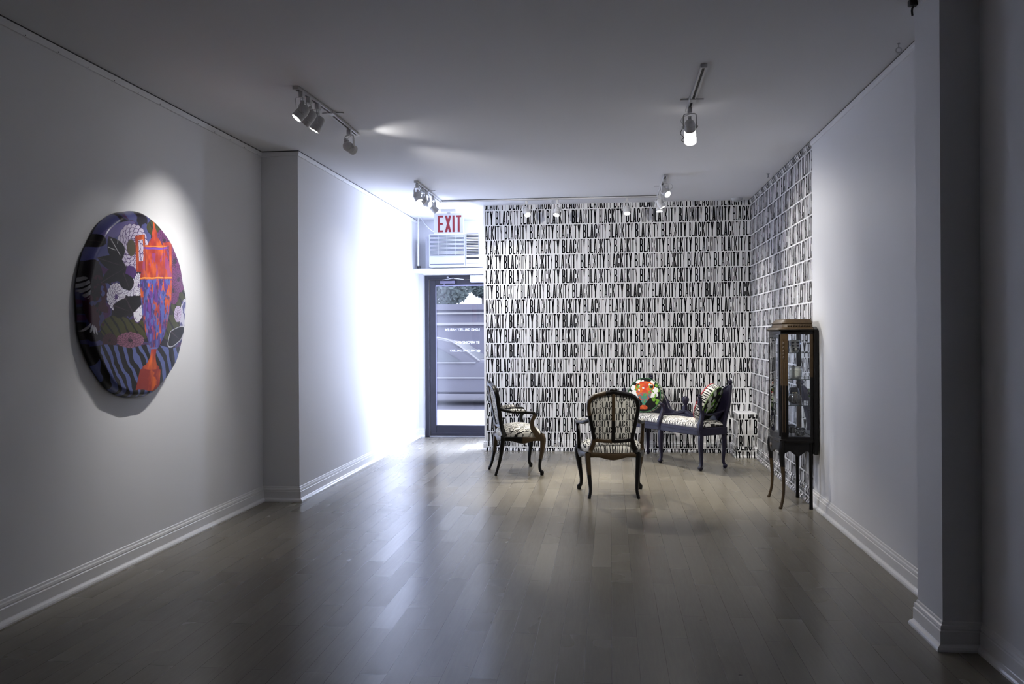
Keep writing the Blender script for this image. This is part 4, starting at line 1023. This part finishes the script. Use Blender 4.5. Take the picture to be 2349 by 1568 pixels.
# ------------------------------------------------------------------ display cabinet
CX, CY = 1.452, 7.250
cab = thing('display_cabinet', 'tall dark wood display cabinet with glass sides and slender legs against the right wall', 'cabinet', (CX, CY, 0))
def foot(out=0., nb=9):
    pts = [(1.577, 6.985), (1.378, 6.985), (1.336, 7.012)]
    for k in range(1, nb): 
        t_ = k / nb; pts.append((1.336 - .034 * math.sin(PI * t_), 7.012 + .476 * t_))
    pts += [(1.336, 7.488), (1.378, 7.515), (1.577, 7.515)]
    r_ = []
    for x, y in pts:
        dx, dy = x - 1.47, y - 7.25
        r_.append((x - CX + (out * (dx / .115) if x < 1.57 else out * .25), y - CY + out * max(-1, min(1, dy / .24))))
    return r_
mats2 = [M_black, M_brown]
b = MB(); b.loft([[(x, y, z) for x, y in foot(o_)] for o_, z in ((0, 1.372), (0, 1.396), (.010, 1.400), (.014, 1.410), (.010, 1.418), (-.004, 1.424), (-.010, 1.428), (-.016, 1.452), (-.012, 1.457), (-.012, 1.463), (-.020, 1.470), (-.026, 1.484), (-.034, 1.492))], lambda f, vs: 1 if (min(vs[i][2] for i in f) > 1.405 and sum(vs[i][1] for i in f) / len(f) < .05) else 0, True)
# carved leaf band on the near face
for k in range(9): b.sphere((1.392 + k * .020 - CX, 6.985 + .013 - CY - .004, 1.440), .0085, 1, 8, 6, (1, .5, 1))
b.build('cornice', mats2, cab)
b = MB(); b.loft([[(x, y, z) for x, y in foot(o_)] for o_, z in ((.004, .520), (.008, .528), (.008, .540), (.0, .546), (0, .566))], 0, True); b.build('base_shelf', mats2, cab)
# corner posts
def post(name, pts, z0, z1, mf=None):
    b = MB(); n_ = 12
    b.loft([[(x - CX, y - CY, z0 + (z1 - z0) * i / n_) for x, y in pts] for i in range(n_ + 1)], 0 if mf is None else (lambda f, vs: 1 if mf(sum(vs[i][2] for i in f) / len(f)) else 0), True)
    return b
b = post('', [(1.388, 6.985), (1.378, 6.985), (1.336, 7.012), (1.336, 7.036), (1.352, 7.036), (1.388, 7.006)], .566, 1.372, lambda z: z > .985)
for k, z in enumerate((1.30, 1.27, 1.24, 1.215, 1.19)): b.sphere((1.357 - CX, 6.998 - CY, z), .0085, 1, 8, 6, (1, 1, 1.8))
b.tube([(1.357 - CX, 6.997 - CY, 1.33), (1.351 - CX, 7.000 - CY, 1.29), (1.362 - CX, 6.994 - CY, 1.25), (1.357 - CX, 6.997 - CY, 1.17)], .004, 1, 6)
for dx in (-.008, .008): b.tube([(1.357 + dx - CX, 6.997 - dx * .65 - CY, 1.15), (1.357 + dx - CX, 6.997 - dx * .65 - CY, .60)], .003, 1, 6, 1)
b.build('corner_post', mats2, cab)
post('', [(1.388, 7.515), (1.378, 7.515), (1.336, 7.488), (1.336, 7.464), (1.352, 7.464), (1.388, 7.494)], .566, 1.372).build('corner_post', mats2, cab)
post('', [(1.556, 6.985), (1.577, 6.985), (1.577, 7.006), (1.556, 7.006)], .566, 1.372, lambda z: z > 1.02).build('corner_post', mats2, cab)
post('', [(1.560, 7.490), (1.577, 7.490), (1.577, 7.515), (1.560, 7.515)], .566, 1.372, lambda z: z < .95).build('corner_post', mats2, cab)
# near and far side panes with their rails
for y, nm in ((6.992, 'side_pane'), (7.506, 'side_pane')):
    b = MB(); b.box(1.388 - CX, 1.556 - CX, y - .002 - CY, y + .002 - CY, .566, 1.372); b.build(nm, M_glass, cab)
# bowed front door
def bow(t_): return (1.336 - .034 * math.sin(PI * t_), 7.012 + .476 * t_)
dr = bpy.data.objects.new('door', None); COL.objects.link(dr); dr.parent = cab
b = MB()
def bar(t0, t1, z0, z1, n_=10):
    rings = []
    for i in range(n_ + 1):
        t_ = t0 + (t1 - t0) * i / n_; x, y = bow(t_); rings.append([(x - .004 - CX, y - CY, z0), (x - .004 - CX, y - CY, z1), (x + .014 - CX, y - CY, z1), (x + .014 - CX, y - CY, z0)])
    b.loft(rings, 0, True)
bar(.05, .95, .568, .592); bar(.05, .95, 1.348, 1.370); bar(.05, .10, .592, 1.348, 2); bar(.90, .95, .592, 1.348, 2)
for k in range(6): t_ = .14 + k * .14; x, y = bow(t_); b.sphere((x - CX, y - CY, 1.347), .010, 0, 8, 6, (.4, 1.6, 1))
b.build('door_frame', mats2, dr)
b = MB(); rings = []
for i in range(13):
    t_ = .095 + .81 * i / 12; x, y = bow(t_); rings.append([(x + .004 - CX, y - CY, .590), (x + .004 - CX, y - CY, 1.350), (x + .007 - CX, y - CY, 1.350), (x + .007 - CX, y - CY, .590)])
b.loft(rings, 0, True); b.build('pane', M_glass, dr)
x, y = bow(.925); b = MB(); b.tube([(x - .004 - CX, y - CY, .985), (x - .020 - CX, y - CY, .985)], .003, 0, 6, 1); b.sphere((x - .022 - CX, y - CY, .985), .006, 0, 8, 6); b.build('handle', M_steel, dr)
# back board and mirror
b = MB(); b.box(1.580 - CX, 1.611 - CX, 6.958 - CY, 7.530 - CY, .430, 1.412, 0, .004); b.prism([(6.962 - CY, 1.412), (7.525 - CY, 1.412), (7.47 - CY, 1.432), (7.01 - CY, 1.432)], 'x', 1.582 - CX, 1.609 - CX, 0); b.build('back_board', mats2, cab)
b = MB(); b.box(1.5775 - CX, 1.580 - CX, 7.004 - CY, 7.492 - CY, .570, 1.370); b.build('mirror', M_mirror, cab)
# apron
b = MB()
wav = lambda w: .436 + .030 * abs(2 * w - 1) ** 3 * 0 - .022 * math.exp(-((w - .5) / .12) ** 2) + .018 * math.exp(-((w - .22) / .10) ** 2) + .018 * math.exp(-((w - .78) / .10) ** 2)
def apron_side(p, q, th, mi):
    n_ = 20; rings = []; d = Vector((q[0] - p[0], q[1] - p[1])); nn = Vector((-d.y, d.x)).normalized() * th
    for i in range(n_ + 1):
        w = i / n_; x, y = p[0] + d.x * w - CX, p[1] + d.y * w - CY; z = wav(w)
        rings.append([(x, y, z), (x, y, .522), (x + nn.x, y + nn.y, .522), (x + nn.x, y + nn.y, z)])
    b.loft(rings, mi, True)
apron_side((1.345, 6.990), (1.577, 6.990), .016, 0); apron_side((1.345, 7.510), (1.577, 7.510), -.016, 0)
rings = []
for i in range(25):
    w = i / 24; x, y = bow(w); z = wav(w) + .004; rings.append([(x - CX, y - CY, z), (x - CX, y - CY, .522), (x + .016 - CX, y - CY, .522), (x + .016 - CX, y - CY, z)])
b.loft(rings, 0, True)
b.sphere((1.300 - CX, 7.25 - CY, .475), .020, 1, 10, 8, (.4, 1.4, 1)); b.sphere((1.338 - CX, 7.008 - CY, .452), .018, 1, 10, 8, (.8, .8, 1.2))
b.build('apron', mats2, cab)
# legs
for (x, y, sx, sy) in ((1.345, 7.005, -1, -1), (1.345, 7.495, -1, 1)):
    b = MB(); X, Y = x - CX, y - CY
    b.sweep([(X, Y, .530), (X + sx * .006, Y + sy * .004, .46), (X + sx * .004, Y, .38), (X - sx * .008, Y - sy * .003, .22), (X - sx * .004, Y - sy * .003, .10), (X + sx * .012, Y + sy * .006, .025), (X + sx * .018, Y + sy * .008, .008), (X + sx * .016, Y + sy * .008, 0)],
            [(.020, .020), (.022, .022), (.017, .017), (.0125, .0125), (.0105, .0105), (.0105, .0105), (.014, .012), (.012, .010)], 0, 10, 3, matf=(lambda c: 1 if c.z < .33 else 0)); b.build('leg', mats2, cab)
for (x, y) in ((1.560, 7.002), (1.560, 7.500)):
    b = MB(); X, Y = x - CX, y - CY
    b.sweep([(X, Y, .530), (X, Y, .40), (X, Y, .20), (X, Y, .04), (X, Y, 0)], [(.017, .017), (.016, .016), (.013, .013), (.0135, .0135), (.015, .015)], 0, 10, 3); b.build('leg', mats2, cab)
M_sedge = mat('shelf_glass_edge', (.02, .035, .03), .15, spec=.6)
SHELVES = (1.222, 1.014, .808)
for z in SHELVES:
    b = MB(); x0, x1, y0, y1 = 1.338 - CX, 1.574 - CX, 7.010 - CY, 7.490 - CY
    b.box(x0, x1, y0, y1, z, z + .006, 0); b.box(x0, x1, y0 - .001, y0 + .0005, z, z + .006, 1); b.box(x0 - .001, x0 + .0005, y0, y1, z, z + .006, 1); b.box(x0, x1, y1 - .0005, y1 + .001, z, z + .006, 1)
    b.build('shelf', [M_glass, M_sedge], cab)
# things kept in the cabinet
M_cream = mat('cream_glaze', (.62, .58, .46), .35, noise=.15, nscale=60)
M_dk = mat('black_glaze', (.012, .012, .014), .12, spec=.6)
M_smoke = mat('smoked_glass', (.055, .048, .035), .08, spec=.8, coat=.6)
def on(z): return z + .0062
def hollow(prof, th=.004):  # open vessel
    return prof + [(max(.001, r_ - th), z) for r_, z in prof[::-1] if z > .006] + [(.001, .007)]
c = thing('cup', 'cream cup with black oval spots on the top shelf of the cabinet', 'cup', (1.462, 7.105, on(SHELVES[0])))
b = MB(); b.lathe(hollow([(.001, 0), (.026, 0), (.034, .010), (.041, .040), (.043, .075), (.042, .098)]), 28); b.build('vessel', M_cream, c)
b = MB()
for az, z, wd, hh2 in ((-118, .078, .013, .007), (-70, .078, .013, .007), (-116, .053, .011, .007), (-68, .053, .012, .007), (-110, .030, .008, .006), (-64, .030, .008, .006), (-30, .07, .012, .007), (-150, .06, .01, .007)):
    rr_ = .0425 if z > .06 else (.0425 if z > .045 else .0395); a = math.radians(az)
    cx_, cy_ = rr_ * math.cos(a), rr_ * math.sin(a); tx, ty = -math.sin(a), math.cos(a)
    pts = [(cx_ + tx * wd * math.cos(k * PI / 6) + math.cos(a) * .0022, cy_ + ty * wd * math.cos(k * PI / 6) + math.sin(a) * .0022, z + hh2 * math.sin(k * PI / 6)) for k in range(12)]
    b.add(pts, [tuple(range(12))], 0)
pts = []
for k in range(15):
    a = math.radians(-125 + 70 * k / 14); z = .012 + .012 * abs(k / 7 - 1) ** 2; rr_ = .0385; pts.append((rr_ * math.cos(a), rr_ * math.sin(a), z))
b.tube(pts, .0028, 0, 6, 1)
b.build('painted_spots', M_dk, c)
b = MB(); b.lathe([(.001, 0), (.026, 0), (.030, .01), (.030, .085), (.022, .095), (.001, .097)], 24); tag(b.build('jar', M_dk, None, (1.405, 7.17, on(SHELVES[0]))), 'dark lidded jar beside the spotted cup on the top shelf', 'jar')
c = thing('candle_jar', 'wide pale ribbed jar on the second shelf of the cabinet', 'jar', (1.470, 7.110, on(SHELVES[1])))
prof = [(.001, 0), (.034, 0), (.044, .008), (.0475, .022)]
for k in range(8): prof += [(.0488, .026 + k * .0062), (.0470, .029 + k * .0062)]
prof += [(.046, .080), (.044, .092)]
b = MB(); b.lathe(hollow(prof, .005), 30); b.build('vessel', mat('pale_ribbed_glass', (.62, .61, .50), .25, coat=.5), c)
b = MB(); b.lathe([(.0455, .083), (.0465, .092), (.0435, .094), (.041, .090)], 30, cap=False); b.build('rim', mat('clear_rim', (.5, .5, .46), .08, spec=.9), c)
b = MB(); b.lathe([(.001, 0), (.022, 0), (.027, .012), (.027, .070), (.020, .082), (.001, .084)], 20); tag(b.build('jar', mat('grey_glaze', (.05, .05, .055), .3), None, (1.398, 7.19, on(SHELVES[1]))), 'dark grey jar beside the wide pale jar on the second shelf', 'jar')
b = MB(); b.lathe([(.001, 0), (.030, 0), (.040, .02), (.044, .06), (.042, .10), (.036, .122), (.028, .128), (.001, .130)], 26); tag(b.build('jar', M_dk, None, (1.475, 7.20, on(SHELVES[2]))), 'black domed jar behind the ribbed glass globe on the third shelf', 'jar')
c = thing('globe_vase', 'round ribbed smoked glass globe with a warm glint on the third shelf', 'vase', (1.458, 7.085, on(SHELVES[2])))
rings = []
for i in range(19):
    ph = PI * i / 18; rr_ = .050 * math.sin(ph) * (1 if i < 16 else 1) + .002; z = .046 - .046 * math.cos(ph)
    rings.append([(rr_ * (1 + .035 * math.cos(24 * a)) * math.cos(a), rr_ * (1 + .035 * math.cos(24 * a)) * math.sin(a), z) for a in [2 * PI * k / 96 for k in range(96)]])
b = MB(); b.loft(rings, 0, True, smooth=True); b.build('globe', M_smoke, c)
b = MB(); b.lathe([(.015, .086), (.018, .092), (.016, .098), (.012, .096)], 20, cap=False); b.build('brass_collar', mat('brass', (.70, .52, .22), .18, metal=1), c)
b = MB(); b.box(-.05, .05, -.035, .035, 0, .075, 0, .003); bxx = tag(b.build('box', M_dk, None, (1.430, 7.235, .5665)), 'black box at the back of the bottom of the cabinet', 'box')
b = MB(); b.box(-.052, .052, -.037, .037, .062, .066, 0); b.build('lid_edge', M_steel, bxx)
c = thing('tumbler', 'small dark tumbler with a white base on the cabinet floor', 'tumbler', (1.428, 7.055, .5665))
b = MB(); b.lathe(hollow([(.001, .024), (.020, .024), (.022, .03), (.023, .070)], .003), 22); b.build('cup', M_smoke, c)
b = MB(); b.lathe([(.001, 0), (.021, 0), (.0222, .003), (.0222, .024), (.001, .024)], 22); b.build('base', mat('white_glaze', (.55, .53, .52), .3), c)
c = thing('knobbly_bowl', 'dark bowl covered in small knobs on the cabinet floor beside the tumbler', 'bowl', (1.492, 7.075, .5665))
b = MB(); b.lathe(hollow([(.001, 0), (.024, 0), (.036, .016), (.042, .040), (.038, .062)]), 24); b.build('vessel', M_dk, c)
b = MB(); rs = random.Random(5)
for i in range(7):
    for k in range(18):
        z = .010 + i * .0085; a = 2 * PI * (k + .5 * (i % 2)) / 18; rr_ = np.interp(z, [0, .016, .040, .062], [.026, .037, .043, .039]); b.sphere((rr_ * math.cos(a), rr_ * math.sin(a), z), .0042 + .001 * rs.random(), 0 if rs.random() < .6 else 1, 6, 4)
b.build('knobs', [M_dk, mat('pale_knob', (.35, .35, .33), .3)], c)

# ------------------------------------------------------------------ the street beyond the door
def ext(name, c, r_=.7): return mat(name, tuple(v * .55 for v in c), r_, noise=.06, nscale=2, spec=.15)  # street colours set pale and lavender to carry the haze
b = MB(); b.box(-12, 8, YD + .12, 16.0, -.20, -.02); struct(b.build('pavement', ext('pale_concrete', (1.25, 1.25, 1.3))))
b = MB(); b.box(-16, 12, 16.0, 40, -.30, -.16); struct(b.build('street', ext('grey_asphalt', (.36, .36, .44))))
b = MB(); b.box(-16, 12, 16.6, 17.6, -.16, -.155); struct(b.build('sunlit_road_strip', ext('sunlit_road_white', (.92, .92, .94))))  # pale strip stands for the sunlit band, its light put in the colour
M_body = mat('silver_car_paint', (.205, .205, .25), .35, spec=.2); M_cglass = mat('car_window', (.16, .17, .20), .2, spec=.2); M_tyre = mat('tyre_rubber', (.12, .12, .15), .8); M_chrome = mat('car_chrome', (.42, .42, .45), .3)  # car colours lifted towards lavender too, haze put into them
car = thing('parked_car', 'silver car parked across the street, seen through the glass door', 'car', (-4.4, 19.4, -.16))
side = [(-2.2, .30), (-2.25, .62), (-2.1, .88), (-1.55, .95), (-1.25, 1.25), (-.85, 1.42), (-.2, 1.50), (.5, 1.48), (.95, 1.38), (1.55, 1.0), (2.6, .90), (2.95, .68), (2.95, .34), (2.5, .26), (-1.8, .26)]
b = MB(); rings = []
for y, ins in ((-.86, .05), (-.80, 0), (.80, 0), (.86, .05)):
    rings.append([(x * (1 - ins * .3), y * (1 - .14 * max(0, (z - .9) / .6)), z - (ins if z > .5 else -ins)) for x, z in side])
b.loft(rings, 0, True, smooth=True); b.build('body', M_body, car)
for (x0, x1, x2, x3) in ((-1.10, -.80, -.10, -.10), (-.02, -.02, .50, 1.20)):
    b = MB(); b.add([(x0, -.872, .96), (x3, -.872, .96), (x2 + .0, -.815, 1.36), (x1, -.815, 1.36)], [(0, 1, 2, 3)], 0); b.build('side_window', M_cglass, car)
b = MB(); b.add([(1.00, -.72, 1.37), (1.00, .72, 1.37), (1.53, .78, 1.0), (1.53, -.78, 1.0)], [(0, 1, 2, 3)], 0); b.build('windscreen', M_cglass, car, (.012, 0, .012))
for x in (-1.35, 2.20):
    for s in (-1, 1):
        b = MB(); b.lathe([(.10, -.10), (.30, -.10), (.33, -.07), (.33, .07), (.30, .10), (.10, .10)], 24, 0, (x, s * .78, .33), 'y'); w_ = b.build('wheel', M_tyre, car)
        b = MB(); b.lathe([(.001, -.105), (.20, -.105), (.21, .105), (.001, .105)], 20, 0, (x, s * .78, .33), 'y'); b.build('hubcap', M_chrome, w_)
b = MB(); b.tube([(-1.25, -.80, 1.27), (-.85, -.76, 1.44), (-.2, -.74, 1.52), (.5, -.74, 1.50), (.98, -.76, 1.39), (1.58, -.84, .98)], .018, 0, 6); b.box(-2.1, 2.7, -.89, -.87, .60, .63, 0); b.box(-1.2, 1.5, -.885, -.868, .93, .955, 0); b.build('bright_trim', M_chrome, car)
b = MB(); b.box(-14, 10, 26, 26.4, -.16, 2.15); 
b.box(-14, 10, 25.9, 26.0, 1.68, 1.76, 1); b.box(-14, 10, 25.9, 26.0, 2.02, 2.07, 1); b.box(-14, 10, 25.85, 26.4, 2.15, 2.32, 0)
struct(b.build('wall_street', [ext('hazed_lavender_wall', (.44, .44, .56)), ext('white_ledge', (.9, .9, .93))]))
def tree(x, y, z, r_, label, seed):
    rs = random.Random(seed); t = thing('street_tree', label, 'tree', (x, y, -.16), 0, 'trees across the street')
    b = MB(); b.sweep([(0, 0, 0), (.05, 0, z * .5), (0, 0, z)], [(.16, .16), (.12, .12), (.08, .08)], 0, 8); b.build('trunk', ext('bark', (.25, .24, .26)), t)
    b = MB()
    for i in range(1800):
        a, ph = rs.random() * 2 * PI, math.acos(2 * rs.random() - 1); q = r_ * rs.random() ** .33
        c_ = Vector((q * math.sin(ph) * math.cos(a), q * math.sin(ph) * math.sin(a) * .8, z + q * .75 * math.cos(ph)))
        u_ = Vector((rs.gauss(0, 1), rs.gauss(0, 1), rs.gauss(0, 1))).normalized(); v_ = u_.orthogonal().normalized(); s_ = .06 + .06 * rs.random()
        b.add([c_ - u_ * s_, c_ + v_ * s_ * .5, c_ + u_ * s_, c_ - v_ * s_ * .5], [(0, 1, 2, 3)], 0)
    b.build('foliage', ext('hazed_pale_leaf', (.33, .42, .42)), t)
tree(-5.35, 28.0, 3.10, .80, 'leafy street tree at the left of the door glass, behind the street wall', 1)
tree(-4.45, 30.4, 3.25, .50, 'smaller leafy street tree at the right of the door glass, behind the street wall', 2)

# ------------------------------------------------------------------ light
w = bpy.data.worlds.new('sky'); scene.world = w; w.use_nodes = True
bg = w.node_tree.nodes['Background']; bg.inputs['Color'].default_value = (.84, .87, 1.0, 1); bg.inputs['Strength'].default_value = 2.6
def area(name, loc, rot, sx, sy, power, color, portal=False):
    l = bpy.data.lights.new(name, 'AREA'); l.shape = 'RECTANGLE'; l.size = sx; l.size_y = sy; l.energy = power; l.color = color
    if portal: l.cycles.is_portal = True
    o = bpy.data.objects.new(name, l); COL.objects.link(o); o.location = loc; o.rotation_euler = rot
    return o
DAY = (.71, .775, 1.0)
area('window_daylight', ((WX0 + WX1) / 2, YD + .16, (WZ0 + WZ1) / 2), (-PI / 2, 0, 0), WX1 - WX0, WZ1 - WZ0, 1480, DAY)

# ------------------------------------------------------------------ camera
cam = bpy.data.cameras.new('camera'); co = bpy.data.objects.new('camera', cam); COL.objects.link(co)
F = 1982.4; cam.sensor_width = 36; cam.sensor_fit = 'HORIZONTAL'; cam.lens = F * 36 / 2349; cam.clip_start = .05; cam.clip_end = 200
cam.shift_x = 0; cam.shift_y = -(784 - 767.7) / 2349
co.matrix_world = Matrix.Translation((0, 0, 1.38)) @ Matrix.Rotation(.113, 4, 'Z') @ Matrix.Rotation(PI / 2, 4, 'X') @ Matrix.Rotation(-.0055, 4, 'Z')
scene.camera = co
vs = scene.view_settings; vs.view_transform = 'Standard'; vs.look = 'None'; vs.exposure = 0; vs.gamma = 1; vs.use_curve_mapping = False
scene.display_settings.display_device = 'sRGB'
cy = scene.cycles; cy.max_bounces = 7; cy.diffuse_bounces = 5; cy.glossy_bounces = 4; cy.transparent_max_bounces = 10; cy.use_adaptive_sampling = True; cy.adaptive_threshold = .03; cy.use_denoising = True
cy.caustics_reflective = False; cy.caustics_refractive = False; cy.sample_clamp_indirect = 6
